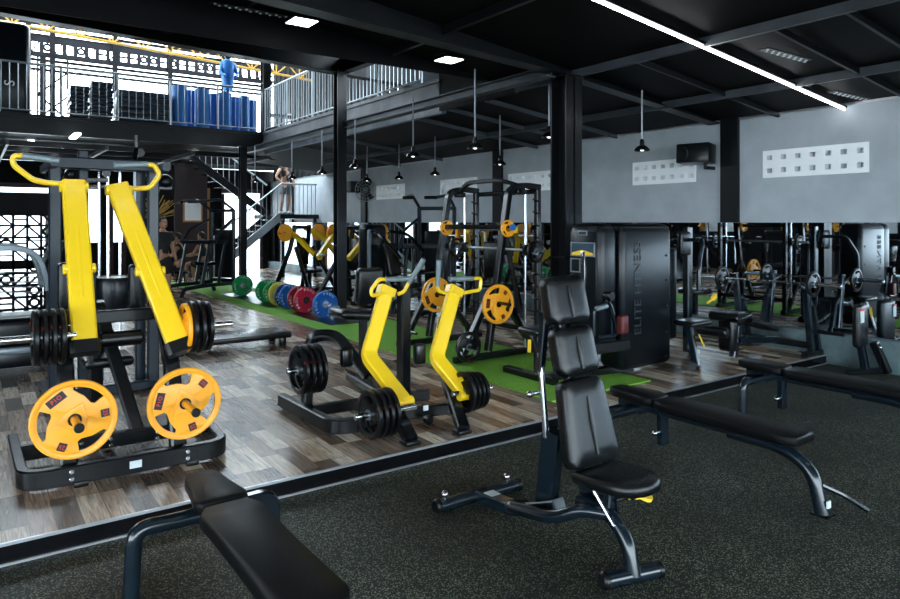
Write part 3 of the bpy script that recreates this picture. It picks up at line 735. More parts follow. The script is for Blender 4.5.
# ================================================================ left lever machine
def left_machine():
    r = thing('lever_machine', 'large lever machine at the left with two tall yellow arms on a black base', 'exercise machine', (.85, 5.0, 0))
    b = MB().bar([(.24, 5.62, .075), (.25, 4.70, .075), (1.42, 4.66, .075), (1.46, 5.42, .075)], .065, .115, .13)
    obj('base_frame', b, 'frame', r)
    obj('cross_bar', MB().bar([(.27, 5.26, .09), (1.43, 5.20, .09)], .06, .10), 'frame', r)
    f = MB()
    for x, y in ((.55, 4.69), (1.2, 4.67), (.3, 5.5), (1.4, 5.35)): f.box(x-.04, x+.04, y-.05, y+.05, 0, .035, .008)
    obj('rubber_feet', f, 'rubber', r)
    bo = MB()
    for x, y in ((.50, 4.66), (1.17, 4.635), (.62, 5.22), (.80, 5.21), (1.1, 5.19)):
        for z in (.055, .10): bo.cyl((x, y+.02, z), (x, y-.012, z), .014, 10, .003)
    obj('bolts', bo, 'chrome', r)
    st = obj('sticker', MB().box(.82, .89, 4.640, 4.646, .055, .10), 'sticker', r)
    # front storage uprights + horns
    for x, xe in ((.50, .49), (1.15, 1.13)):
        obj('upright', MB().bar([(x, 4.80, .06), (x, 5.0, .62), (x+.01, 5.3, .98)], .10, .10, .12, up=(0, 1, 0)), 'frame', r)
    for (x, z) in ((.486, .482), (1.107, .465)):
        h = obj('storage_horn', MB().cyl((x, 4.90, z), (x, 4.20, z), .022, 18), 'orange', r)
        obj('horn_cap', MB().cyl((x, 4.21, z), (x, 4.185, z), .027, 18, .005), 'rubber', h)
    obj('diagonal_brace', MB().bar([(.98, 5.25, .10), (.80, 5.75, .95)], .09, .10, up=(0, 1, 0)), 'frame', r)
    obj('main_post', MB().bar([(.80, 5.95, .05), (.80, 5.85, 1.0)], .10, .10, up=(0, 1, 0)).bar([(.80, 6.3, .05), (.82, 5.23, .08)], .09, .09), 'frame', r)
    # levers
    def lever(pb, pt, Yb, Yt, w, hand, grip, name):
        a, c = onY(*pb, Yb), onY(*pt, Yt); d = (c-a).normalized()
        m1 = a.lerp(c, .44)
        l = obj('lever_arm', MB().bar([a, c], w, .085, up=(0, -1, 0), b=.012), 'yellow', r)
        obj('arm_boss', MB().cyl(m1-V((w*.66, 0, 0)), m1+V((w*.66, 0, 0)), .034, 16, .006).cyl(c-V((w*.60, 0, 0))-d*.04, c+V((w*.60, 0, 0))-d*.04, .04, 18, .006), 'yellow', l)
        obj('recess_rib', MB().bar([m1-V((0, .044, 0))+d*.34, m1-V((0, .044, 0))-d*.2], .02, .012, up=(0, -1, 0)), 'yellow', l)
        obj('arm_end_cap', MB().bar([a-d*.075, a+d*.012], w+.025, .11, up=(0, -1, 0), b=.02), 'rubber', r)
        ps = [onY(x, y, Yt-.0) for x, y in hand]
        hd = obj('handle', MB().tube(ps, .019, .03, 12), 'yellow', r)
        gp = [onY(x, y, Yt-.0) for x, y in grip]
        obj('grip', MB().cyl(gp[0], gp[1], .024, 16, .004), 'grip', hd)
        obj('grip_bar', MB().cyl(gp[0], gp[0].lerp(gp[1], .99), .018, 12), 'steel', hd)
        ax = (gp[1]-gp[0]).normalized()
        return a
    a = lever((84.5, 343), (73.5, 182), 4.95, 5.45, .150, [(64, 184), (48, 183), (33, 180), (13, 165), (13, 156), (23, 155.5)], [(22, 155.5), (59, 161)], 'l')
    a2 = lever((178, 343), (117, 186), 4.90, 5.50, .150, [(127, 189), (150, 188), (160, 175), (154, 165), (147, 164.5)], [(148, 164.5), (114, 165.5)], 'r')
    obj('top_bracket', MB().bar([onY(86, 180, 5.5), onY(108, 180, 5.5)], .03, .03), 'frame', r)
    # loading horns on the outside of the levers
    for pa, sgn, x0, x1, zz in ((a, -1, .56, .13, .885), (a2, 1, 1.2, 1.56, .87)):
        h = obj('loading_horn', MB().cyl((x0, 4.95, zz), (x1, 4.95, zz), .024, 18, .004), 'chrome', r)
        obj('horn_bracket', MB().box(x0-.045, x0+.045, 4.97, 5.05, zz-.08, zz+.06, .01), 'frame', r)
    # pads, rollers, seat
    obj('roller', MB().cyl((.74, 5.30, .78), (1.02, 5.30, .78), .055, 20, .012), 'vinyl', r)
    obj('cross_beam', MB().bar([(.55, 5.42, .93), (1.2, 5.42, .93)], .07, .09).bar([(.70, 5.42, .6), (.70, 5.42, .9)], .04, .04, up=(0, 1, 0)), 'frame', r)
    obj('seat', MB().rbox((.85, 5.75, .56), (.34, .34, .08), .03, 3), 'vinyl', r, ang=50)
    for x, z in ((.58, 1.15), (1.05, 1.12)):
        obj('side_pad', MB().rbox((x-.03, 5.6, z), (.08, .10, .34), .025, 3).rbox((x+.14, 5.6, z-.03), (.08, .10, .34), .025, 3), 'vinyl', r, ang=50)
left_machine()
yg = 'orange tri-grip plates'
for loc, lab, sp in (((.486, 4.40, .482), 'orange yellow plate on the front horn at the far left', -.42), ((1.107, 4.46, .465), 'orange yellow plate on the front horn left of the middle machine', .28)):
    grip_plate('weight_plate', lab, loc, (0, -1, 0), .225, 'orange', sp, group=yg)
names = ['outermost', 'second from outside', 'third from outside', 'innermost']
for k in range(4):
    disc_plate('weight_plate', '%s black plate of the stack on the far left horn' % names[k], (.33+.048*k, 4.95, .885), (-1, 0, 0), .178, group='black plates on the left lever machine')
for k in range(3):
    disc_plate('weight_plate', '%s black plate on the right arm of the left machine' % ['innermost', 'middle', 'outermost'][k], (1.268+.052*k, 4.95, .87), (1, 0, 0), .185 if k < 2 else .178, group='black plates on the left lever machine')
grip_plate('weight_plate', 'orange plate squeezed between black plates and the right yellow arm', (1.230, 4.95, .87), (1, 0, 0), .172, 'orange', 0, .028, group=yg, txt=False)

# ================================================================ middle lever machine
def middle_machine():
    r = thing('lever_machine', 'lever row machine in the middle with two bent yellow arms', 'exercise machine', (2.7, 4.8, 0))
    obj('base_frame', MB().bar([(2.20, 5.62, .075), (2.22, 4.62, .075), (2.70, 4.56, .075)], .07, .11, .12), 'frame', r)
    obj('cross_bar', MB().bar([(2.28, 5.15, .075), (3.3, 4.98, .09)], .07, .09), 'frame', r)
    obj('rear_bar', MB().bar([(2.55, 4.7, .07), (3.35, 4.52, .08)], .07, .09).bar([(2.95, 5.0, .07), (3.1, 6.1, .07)], .08, .08), 'frame', r)
    st = obj('sticker', MB().box(2.90, 2.945, 4.44, 4.446, .13, .17), 'sticker', r)
    for (x, y), (px, py) in (((2.60, 4.14), (376, 372)), ((3.06, 4.13), (443, 368))):
        top = onY(px, py, 4.80)
        obj('front_leg', MB().bar([(x, y, .03), tuple(top)], .095, .085), 'frame', r)
        obj('leg_foot', MB().box(x-.06, x+.06, y-.03, y+.08, 0, .03, .006), 'rubber', r)
    kn = MB()
    for x, y in ((2.42, 4.50), (2.62, 4.46), (2.95, 4.42)): kn.cyl((x, y, .05), (x, y+.06, .05), .035, 14, .006)
    obj('rubber_feet', kn, 'rubber', r)
    obj('main_post', MB().bar([(3.06, 5.0, .05), (3.06, 5.0, 1.11)], .10, .10, up=(0, 1, 0)), 'frame', r)
    # hunched storage tube on the left
    obj('storage_frame', MB().bar([(2.27, 5.25, .06), (2.33, 5.30, .66), (2.47, 5.10, .68), (2.60, 4.80, .38)], .075, .085, .1, up=(0, 1, 0)), 'frame', r)
    obj('pivot_block', MB().rbox((2.47, 4.92, .52), (.10, .07, .15), .02, 2).rbox((3.04, 4.72, .52), (.10, .07, .17), .02, 2), 'frame', r)
    obj('storage_horn', MB().cyl((2.36, 5.10, .43), (2.04, 5.10, .43), .023, 16, .004), 'chrome', r)
    for side, bot, elb, top, Ys, w in (('left', (404, 402), (368, 356), (386, 292), (4.35, 4.75, 4.85), .118), ('right', (466, 395), (436, 358), (454, 292), (4.35, 4.62, 4.75), .118)):
        pts = [onY(*bot, Ys[0]), onY(*elb, Ys[1]), onY(*top, Ys[2])]
        l = obj('lever_arm', MB().bar(pts, w, .085, .06, up=(0, -1, .3), b=.012), 'yellow', r)
        d = (pts[2]-pts[1]).normalized()
        obj('arm_boss', MB().cyl(pts[0]-V((.075, .0, 0)), pts[0]+V((.075, 0, 0)), .04, 18, .006).bar([pts[2]-d*.03, pts[2]+d*.04], w+.03, .105, up=(0, -1, 0), b=.015), 'yellow', l)
        obj('arm_slot', MB().bar([pts[1].lerp(pts[2], .45)-V((.06, .0, 0)), pts[1].lerp(pts[2], .72)-V((.06, 0, 0))], .012, .03, up=(0, -1, 0)), 'frame', l)
    Y = 4.82
    h1 = obj('handle', MB().tube([onY(x, y, Y) for x, y in ((386, 279.5), (379, 279), (371, 290), (372, 296), (386, 292))], .016, .03, 10), 'yellow', r)
    obj('grip', MB().cyl(onY(385, 279.5, Y), onY(411, 278.5, Y), .021, 14, .004), 'grip', h1)
    h2 = obj('handle', MB().tube([onY(x, y, Y) for x, y in ((398, 294), (404, 292), (408, 284), (411, 279))], .016, .03, 10), 'yellow', r)
    obj('grip', MB().cyl(onY(409, 283, Y), onY(424, 259, Y-.12), .021, 14, .004), 'grip', h2)
    Y = 4.72
    h3 = obj('handle', MB().tube([onY(x, y, Y) for x, y in ((452, 279), (473, 278.5), (481, 278), (480, 290), (463, 293))], .016, .03, 10), 'yellow', r)
    obj('grip', MB().cyl(onY(449, 279, Y), onY(473, 278.5, Y), .021, 14, .004), 'grip', h3)
    h4 = obj('handle', MB().tube([onY(x, y, Y) for x, y in ((446, 293), (438, 291), (437, 284))], .016, .03, 10), 'yellow', r)
    obj('grip', MB().cyl(onY(437.5, 286, Y), onY(439, 260, Y-.05), .021, 14, .004), 'grip', h4)
    for x0, x1, y, z in ((2.72, 2.21, 4.27, .235), (3.12, 3.52, 4.36, .245)):
        obj('loading_horn', MB().cyl((x0, y, z), (x1, y, z), .023, 16, .004), 'chrome', r)
    # chest pad and seat
    obj('chest_pad', MB().rbox((3.02, 5.55, 1.02), (.26, .10, .34), .035, 3, rot=(.1, 0, 0)), 'vinyl', r, ang=50)
    s = onY(354, 314, 6.0)
    obj('seat', MB().rbox(s, (.42, .34, .09), .035, 3, rot=(.0, .12, 0)), 'vinyl', r, ang=50)
    obj('seat_post', MB().bar([(s.x+.1, s.y, .05), (s.x+.1, s.y, s.z-.04)], .07, .07, up=(0, 1, 0)), 'frame', r)
    obj('seat_rail', MB().bar([(3.05, 5.2, .12), (s.x+.1, 6.05, .12)], .07, .07), 'frame', r)
middle_machine()
bp = 'black tri-grip plates on the middle machine'
for k in range(4):
    disc_plate('weight_plate', '%s black plate on the high left peg of the middle machine' % ['outermost', 'second', 'third', 'innermost'][k], (2.14+.052*k, 5.10, .43), (-1, 0, 0), .197, group=bp)
for k in range(4):
    disc_plate('weight_plate', '%s black plate low beside the foot of the left bent yellow arm' % ['outermost', 'second', 'third', 'innermost'][k], (2.33+.05*k, 4.27, .235), (-1, 0, 0), .174, group=bp)
for k in range(4):
    disc_plate('weight_plate', '%s black plate low beside the foot of the right bent yellow arm' % ['innermost', 'second', 'third', 'outermost'][k], (3.235+.048*k, 4.36, .245), (1, 0, 0), .165-.006*k, group=bp)

# ================================================================ weight-stack machine with the tall shroud
def shroud(p, x0, x1, y0, y1, z0, z1, r_, name='shroud', m='shroud'):
    """box with large rounded vertical edges and a softened top"""
    rc = r_; vs = []; fs = []; loop = []
    for cx_, cy_, a0 in ((x1-rc, y1-rc, 0), (x0+rc, y1-rc, 90), (x0+rc, y0+rc, 180), (x1-rc, y0+rc, 270)):
        for k in range(7):
            a = math.radians(a0+15*k); loop.append((cx_+rc*math.cos(a), cy_+rc*math.sin(a)))
    cx, cy = (x0+x1)/2, (y0+y1)/2; hx, hy = (x1-x0)/2, (y1-y0)/2; n = len(loop)
    prof = [(z0, .06), (z0+.02, .02), (z0+.06, 0), (z1-.10, 0), (z1-.05, .012), (z1-.018, .035), (z1, .08)]
    for z, i in prof:
        for x, y in loop: vs.append((cx+(x-cx)*(1-i/hx), cy+(y-cy)*(1-i/hy), z))
    for i in range(len(prof)-1):
        for q in range(n): fs.append((i*n+q, i*n+(q+1) % n, (i+1)*n+(q+1) % n, (i+1)*n+q))
    fs.append(tuple(range(n))[::-1]); fs.append(tuple((len(prof)-1)*n+q for q in range(n)))
    return obj(name, MB().add(vs, fs), m, p, ang=40)
def stack_machine():
    r = thing('weight_stack_machine', 'big black weight stack machine with tall shrouds behind the tall adjustable bench', 'exercise machine', (5.6, 5.0, 0))
    s1 = shroud(r, 5.50, 6.33, 4.66, 5.00, .06, 1.60, .07)
    for i, ch in enumerate('ELITE FITNESS'):
        if ch != ' ':
            pass
    # vertical lettering reading upward
    T_ = facing((5.74, 4.655, .92), (0, -1, 0))@Matrix.Rotation(PI/2, 4, 'Z')
    obj('lettering', MB().mesh(text_mesh('ELITE FITNESS', .155, .002, 1.05), T_), 'grey_print', s1)
    s2 = shroud(r, 5.22, 5.49, 4.70, 5.17, .30, 1.60, .08)
    # panel seen on the -X side with display
    fp = obj('face_plate', MB().rbox((5.215, 4.935, 1.02), (.02, .36, 1.0), .009, 2), 'shroud', r)
    b = obj('name_plate', MB().rbox((5.203, 4.935, 1.50), (.012, .13, .05), .004), 'silver', fp)
    obj('name_plate_inset', MB().box(5.195, 5.198, 4.885, 4.985, 1.485, 1.515), 'black', fp)
    fr = [(-.17, -.075), (.17, -.075), (.17, .075), (-.17, .075)]; inn = [(-.155, -.062), (.155, -.062), (.155, .062), (-.155, .062)]
    T_ = facing((5.202, 4.935, 1.33), (-1, 0, 0))
    obj('display_frame', MB().mesh(holed_mesh(fr, [inn], .012), T_), 'silver', fp)
    obj('display', MB().box(5.199, 5.205, 4.78, 5.09, 1.268, 1.392), 'darkglass', fp)
    obj('display_band', MB().mesh(holed_mesh([(-.15, -.06), (.15, -.06), (.14, -.035), (.04, -.012), (0, -.005), (-.04, -.012), (-.14, -.035)], [], .004), facing((5.196, 4.935, 1.33), (-1, 0, 0))), 'tag', fp)
    obj('slot_strip', MB().box(5.190, 5.205, 4.895, 4.955, .75, 1.31, .004), 'chrome', fp)
    obj('slot', MB().box(5.186, 5.192, 4.903, 4.937, .75, 1.26), 'black', fp)
    obj('pocket_frame', MB().mesh(holed_mesh([(-.07, -.075), (.07, -.075), (.07, .075), (-.07, .075)], [[(-.058, -.062), (.058, -.062), (.058, .062), (-.058, .062)]], .012), facing((5.202, 5.04, 1.16), (-1, 0, 0))), 'silver', fp)
    # arms in front of the shroud
    obj('press_arm', MB().tube([onY(*q, 4.66) for q in ((606, 302), (610, 304), (618, 332), (612, 336), (600, 337))], .022, .03, 10).tube([onY(*q, 4.66) for q in ((606, 302), (594, 310), (594, 336))], .016, .03), 'blue_frame', r)
    obj('arm_grip', MB().cyl(onY(596, 309, 4.64), onY(607, 306, 4.64), .026, 14, .004), 'grip', r)
    obj('arm_link', MB().tube([onY(611, 304, 4.7), onY(612, 334, 4.7)], .014), 'blue_frame', r)
    obj('pivot', MB().cyl((5.30, 4.62, .86), (5.30, 4.75, .86), .05, 18, .008), 'frame', r)
    obj('padded_block', MB().rbox((5.43, 4.60, .57), (.10, .09, .19), .02, 3), 'redpad', r)
    obj('beam_arm', MB().bar([(5.0, 4.78, .33), (5.52, 4.62, .36)], .12, .12), 'frame', r)
    obj('base_rail', MB().bar([(4.68, 5.55, .045), (4.68, 4.80, .045)], .09, .07).bar([(4.68, 5.0, .05), (5.8, 4.8, .05)], .09, .08), 'frame', r)
    obj('lower_post', MB().bar([(5.1, 4.80, .08), (5.1, 4.80, .36)], .10, .10, up=(0, 1, 0)), 'frame', r)
    obj('seat', MB().rbox((4.80, 5.16, .495), (.36, .30, .075), .03, 3), 'vinyl', r, ang=50)
    obj('seat_post', MB().bar([(4.72, 5.10, .08), (4.76, 5.15, .46)], .055, .075, up=(0, 1, 0)), 'blue_frame', r)
    obj('pull_tag', MB().bar([(4.70, 5.20, .40), (4.66, 5.16, .28)], .035, .012), 'tag', r)
    bo = MB()
    for z in (.15, .42, .70, .98, 1.25): bo.cyl((6.22, 4.662, z), (6.22, 4.650, z), .012, 8)
    obj('bolts', bo, 'black', s1)
stack_machine()
def right_stack():
    r = thing('seated_press_machine', 'black seated machine with a small round seat right of the tall lettered shroud', 'exercise machine', (6.5, 4.8, 0))
    obj('base_rail', MB().bar([(6.25, 4.50, .05), (6.4, 4.55, .05), (6.95, 5.0, .05)], .09, .09), 'blue_frame', r)
    obj('seat_post', MB().bar([(6.33, 4.50, .05), (6.36, 4.62, .47)], .06, .075, up=(0, 1, 0)), 'blue_frame', r)
    obj('sticker', MB().rbox((6.33, 4.475, .20), (.03, .01, .06)), 'sticker', r)
    obj('seat', MB().rbox((6.42, 4.62, .50), (.36, .28, .06), .025, 3), 'vinyl', r, ang=50)
    obj('pull_tag', MB().bar([(6.40, 4.52, .38), (6.44, 4.48, .25)], .035, .012), 'tag', r)
    obj('upright', MB().bar([(6.95, 5.05, .05), (6.95, 5.05, 1.55)], .09, .09, up=(0, 1, 0)).bar([(6.45, 5.2, 1.35), (6.95, 5.05, 1.4)], .06, .06), 'blue_frame', r)
    obj('press_arm', MB().tube([(6.95, 4.98, 1.40), (6.75, 4.7, 1.42), (6.55, 4.62, 1.15), (6.55, 4.62, .85)], .025, .10), 'blue_frame', r)
    obj('back_pad', MB().rbox((6.78, 4.98, 1.36), (.20, .08, .28), .03, 3), 'vinyl', r, ang=50)
    obj('end_cap', MB().bar([(6.78, 4.60, .74), (6.86, 4.62, .77)], .04, .055).bar([(6.78, 4.60, .74), (6.68, 4.6, .70)], .022, .022), 'tag', r, 'yellow handle end')
    obj('rear_shroud', MB().rbox((6.75, 5.22, .75), (.28, .14, 1.1), .03, 3), 'shroud', r)
    r.location.x += .12; r.location.y -= .06
_r = right_stack(); 

# ================================================================ smith machine
def smith():
    r = thing('smith_machine', 'black smith machine cage with arched sides standing on the green turf', 'smith machine', (5.1, 6.8, 0))
    for y in (6.16, 7.4):
        s = obj('side_frame', MB().bar([(4.92, y, .10), (5.12, y, 1.3), (5.24, y, 2.0), (5.45, y, 2.05), (5.72, y, 2.03)], .07, .09, .14, up=(0, 1, 0)), 'frame', r)
        obj('rear_upright', MB().bar([(5.70, y, .05), (5.70, y, 2.03)], .07, .07, up=(0, 1, 0)), 'frame', r)
        obj('base_bar', MB().bar([(4.44, y, .045), (5.78, y, .045)], .08, .07), 'frame', r)
        obj('diagonal_leg', MB().bar([(4.55, y, .08), (4.98, y, .82)], .07, .08, up=(0, 1, 0)), 'frame', r)
        obj('diagonal_leg', MB().bar([(5.60, y, .08), (5.10, y, .80)], .07, .08, up=(0, 1, 0)), 'frame', r)
        obj('guide_rod', MB().cyl((5.50, y, .08), (5.50, y, 2.02), .016, 12), 'chrome', r)
        hk = MB()
        for k in range(10): hk.cyl((5.70, y-.03, .5+.15*k), (5.60, y-.03, .53+.15*k), .012, 8)
        o = obj('rack_pegs', hk, 'frame', r); o['kind'] = 'stuff'
        obj('pulley_block', MB().rbox((5.42, y, 1.97), (.16, .08, .07), .02, 2), 'frame', r)
        obj('storage_horn', MB().cyl((4.9, y, .68), (4.9, y-.42, .68), .02, 12), 'frame', r)
        obj('storage_horn', MB().cyl((4.5, y, .22), (4.5, y-.35, .22), .02, 12), 'frame', r)
        obj('storage_horn', MB().cyl((5.12, y, 1.54), (5.12, y-.22, 1.54), .018, 12), 'frame', r)
    obj('top_arch', MB().bar([(5.4, 7.4, 1.99), (5.34, 7.1, 2.12), (5.34, 6.45, 2.12), (5.4, 6.16, 2.04)], .06, .05, .1), 'frame', r)
    obj('cross_tube', MB().bar([(5.12, 6.16, 1.54), (5.12, 7.4, 1.54)], .06, .06), 'frame', r)
    obj('rear_tube', MB().bar([(5.72, 6.16, .25), (5.72, 7.4, .25)], .06, .06).bar([(5.72, 6.16, 1.98), (5.72, 7.4, 1.98)], .06, .06), 'frame', r)
    b = obj('lift_bar', MB().cyl((5.52, 5.85, 1.26), (5.52, 7.75, 1.26), .016, 14), 'steel', r)
    obj('bar_carriage', MB().rbox((5.51, 6.16, 1.26), (.08, .07, .14), .015, 2), 'frame', b)
    obj('bar_carriage', MB().rbox((5.51, 7.4, 1.26), (.08, .07, .14), .015, 2), 'frame', b)
    obj('spring_clip', MB().cyl((5.12, 5.93, 1.54), (5.12, 5.97, 1.54), .035, 14), 'blue_pl', r, 'blue clip')
smith()
bpy.data.objects['smith_machine'].location.z = .014
sg = 'plates on the smith machine'
grip_plate('weight_plate', 'large orange yellow plate on the near side of the smith machine', (4.90, 5.95, .68), (0, -1, 0), .225, 'orange', .4, group=sg)
grip_plate('weight_plate', 'orange yellow plate on the far side of the smith machine', (4.90, 7.2, .68), (0, -1, 0), .225, 'orange', .9, group=sg)
disc_plate('weight_plate', 'black plate with red marks low on the near foot of the smith machine', (4.50, 5.98, .23), (0, -1, 0), .17, group=sg)
grip_plate('weight_plate', 'small yellow plate at eye height on the near post of the smith machine', (5.12, 6.04, 1.54), (0, -1, 0), .10, 'orange', .4, .03, group=sg, txt=False)
grip_plate('weight_plate', 'small yellow plate at eye height on the far post of the smith machine', (5.12, 7.28, 1.54), (0, -1, 0), .10, 'orange', .4, .03, group=sg, txt=False)
for y, lab in ((6.00, 'black plate on the near end of the smith machine bar'), (7.60, 'black plate on the far end of the smith machine bar')):
    disc_plate('weight_plate', lab, (5.52, y, 1.26), (0, -1, 0), .135, group=sg)

# ================================================================ press bench by the curb and its barbell
def curb_bench():
    r = thing('press_bench', 'black decline press bench with barbell uprights before the mirror curb', 'bench', (7.9, 4.6, 0))
    for y in (4.12, 5.02):
        obj('upright', MB().bar([(8.28, y, .04), (8.12, y, .95)], .07, .07, up=(0, 1, 0)).bar([(8.0, y, .86), (8.16, y, .82)], .04, .04), 'blue_frame', r)
        obj('upright', MB().bar([(8.46, y, .04), (8.30, y, .62), (8.16, y, .66)], .06, .06, .05, up=(0, 1, 0)), 'blue_frame', r)
        obj('foot_bar', MB().bar([(8.12, y, .03), (8.5, y, .03)], .08, .06), 'frame', r)
    obj('rear_tie', MB().bar([(8.3, 4.12, .12), (8.3, 5.02, .12)], .07, .08), 'frame', r)
    obj('spine', MB().bar([(7.35, 4.56, .22), (8.3, 4.56, .14)], .08, .09), 'blue_frame', r)
    obj('front_leg', MB().bar([(7.34, 4.56, .02), (7.44, 4.56, .38)], .08, .08, up=(0, 1, 0)), 'blue_frame', r)
    obj('leg_cover', MB().rbox((7.30, 4.60, .30), (.14, .20, .42), .04, 3), 'vinyl', r)
    obj('back_pad', MB().bar([(7.52, 4.56, .46), (8.10, 4.56, .30)], .28, .07, up=(0, 0, 1), b=.02), 'vinyl', r)
    obj('seat_pad', MB().rbox((7.38, 4.56, .50), (.26, .30, .08), .03, 3, rot=(0, -.15, 0)), 'vinyl', r, ang=50)
    obj('roller', MB().cyl((6.98, 4.40, .36), (6.98, 4.78, .36), .06, 18, .015), 'vinyl', r)
    obj('roller', MB().cyl((7.22, 4.40, .50), (7.22, 4.78, .50), .055, 18, .015), 'vinyl', r)
    obj('roller_arm', MB().bar([(6.98, 4.58, .36), (7.3, 4.58, .34)], .045, .045), 'blue_frame', r)
    obj('storage_horn', MB().cyl((8.40, 4.12, .28), (8.40, 3.80, .28), .022, 12, .004), 'rubber', r)
    obj('sticker', MB().rbox((7.345, 4.517, .22), (.045, .006, .05)), 'sticker', r)
curb_bench()
def barbell(name, label, c, y0, y1, sl=.35, group=None, m='chrome'):
    r = thing(name, label, 'barbell', c, group)
    obj('bar', MB().cyl((c[0], y0+sl, c[2]), (c[0], y1-sl, c[2]), .014, 12), m, r)
    obj('sleeve', MB().cyl((c[0], y0, c[2]), (c[0], y0+sl, c[2]), .025, 16, .004).cyl((c[0], y0+sl, c[2]), (c[0], y0+sl+.02, c[2]), .038, 16), m, r)
    obj('sleeve', MB().cyl((c[0], y1-sl, c[2]), (c[0], y1, c[2]), .025, 16, .004).cyl((c[0], y1-sl-.02, c[2]), (c[0], y1-sl, c[2]), .038, 16), m, r)
    return r
barbell('barbell', 'long chrome barbell resting on the press bench uprights before the mirror', (8.05, 4.57, .885), 3.66, 5.48, .38)
disc_plate('weight_plate', 'black plate on the near end of the barbell before the mirror', (8.05, 3.98, .885), (0, -1, 0), .15, group='plates on the barbell before the mirror')
disc_plate('weight_plate', 'black plate on the far end of the barbell before the mirror', (8.05, 5.16, .885), (0, -1, 0), .15, group='plates on the barbell before the mirror')
def upright_bench():
    r = thing('preacher_bench', 'upright black pad with a red and white label beside the right curb', 'bench', (8.3, 3.5, RUB))
    obj('post', MB().bar([(8.30, 3.52, RUB+.03), (8.24, 3.56, .30)], .07, .08, up=(0, 1, 0)), 'blue_frame', r)
    obj('foot_bar', MB().bar([(8.05, 3.60, RUB+.035), (8.46, 3.42, RUB+.035)], .08, .06), 'frame', r)
    p = obj('back_pad', MB().rbox((8.26, 3.56, .44), (.28, .10, .50), .045, 4, rot=(0, 0, .1)), 'vinyl', r, ang=50)
    obj('label_patch', MB().rbox((8.17, 3.50, .55), (.075, .01, .13)), 'sticker', p)
    obj('label_stripe', MB().rbox((8.17, 3.497, .625), (.075, .008, .02)), 'red', p)
    obj('rear_leg', MB().bar([(8.36, 3.46, .25), (8.46, 3.36, RUB+.02)], .07, .09, up=(0, 1, 0)), 'frame', r)
    obj('knob', MB().ball((8.38, 3.4, .2), .022), 'chrome', r)
upright_bench()

# ================================================================ cable machine behind the left lever machine
def cable_machine():
    r = thing('cable_machine', 'blue black cable machine with chrome guide rods behind the left yellow arms', 'exercise machine', (1.1, 7.2, 0))
    Y = 7.0
    for px, w, y in ((55, .10, 7.0), (83, .09, 7.2), (140, .09, 7.2), (153, .10, 7.0)):
        x = onY(px, 222, y).x; h = 2.18 if px != 83 else 2.28
        obj('upright', MB().bar([(x, y, .02), (x, y, h)], w, .08, up=(0, 1, 0)), 'navy', r)
    xa, xb = onY(51, 222, Y).x, onY(157, 222, Y).x
    obj('top_beam', MB().bar([(xa, Y, 2.15), (xb+.1, Y, 2.15)], .09, .11), 'navy', r)
    obj('side_beam', MB().bar([(xa, 6.6, 2.13), (xa, 7.7, 2.13)], .07, .08).bar([(xb, 6.6, 2.13), (xb, 7.7, 2.13)], .07, .08), 'navy', r)
    obj('base_beam', MB().bar([(xa, Y, .05), (xb, Y, .05)], .09, .09).bar([(xa, 6.6, .05), (xa, 7.6, .05)], .09, .08).bar([(xb, 6.6, .05), (xb, 7.6, .05)], .09, .08), 'navy', r)
    obj('middle_beam', MB().bar([(xa+.1, 7.25, 1.05), (xb-.05, 7.25, 1.05)], .06, .08), 'frame', r)
    for px in (99, 108, 120): 
        x = onY(px, 222, 7.15).x; obj('guide_rod', MB().cyl((x, 7.15, .3), (x, 7.15, 2.1), .014, 10), 'chrome', r)
    x = onY(113, 222, 6.95).x
    obj('weight_cover', MB().lathe((x, 6.95, .72), (0, 0, 1), [(0, .001), (0, .12), (.03, .135), (.34, .165), (.38, .15), (.38, .001)], 24), 'shroud', r)
    ck = MB()
    for px in (134, 135.5):
        x = onY(px, 222, 7.0).x; ck.tube([(x, 7.0, 2.1), (x, 7.0, 1.75)], .006, n=6)
    obj('cable', ck, 'steel', r)
    obj('pulley', MB().cyl((xb-.15, 7.0, 2.28), (xb-.15, 7.04, 2.28), .04, 18).cyl((xa+.45, 7.0, 2.07), (xa+.45, 7.04, 2.07), .035, 18), 'frame', r)
    obj('pull_up_bar', MB().tube([(xb-.2, 7.0, 2.2), (xb-.22, 6.8, 2.32), (xb-.22, 6.8, 2.42)], .02), 'frame', r)
    return xa, xb
xa, xb = cable_machine()
for k, (px, py, y, rr, lab) in enumerate(((54.5, 175, 7.42, .075, 'black medicine ball on the shelf left of the left yellow arm'), (72.5, 174.5, 7.42, .070, 'black medicine ball just behind the top of the left yellow arm'),
    (165, 182, 7.42, .080, 'shiny black ball beside the right yellow handle'))):
    c = onY(px, py, y); o = obj('medicine_ball', MB().ball(c, rr, n=20, m=14), 'shroud', origin=c)
    tag(o, lab, 'ball', 'black medicine balls')
r = thing('ball_rack', 'thin dark rack rail that carries the black balls behind the left machine', 'rack', (.6, 7.4, 0))
c0, c1 = onY(48, 184, 7.42), onY(171, 190, 7.42)
obj('shelf_rail', MB().bar([(c0.x, 7.42, c0.z-.01), (c1.x, 7.42, c0.z-.01)], .10, .03), 'frame', r)
x0_, x1_ = onY(56, 222, 7.42).x, onY(152, 222, 7.42).x
obj('post', MB().bar([(x0_, 7.42, 0), (x0_, 7.42, c0.z)], .05, .05, up=(0, 1, 0)), 'frame', r)
obj('post', MB().bar([(x1_, 7.42, 0), (x1_, 7.42, c0.z)], .05, .05, up=(0, 1, 0)), 'frame', r)

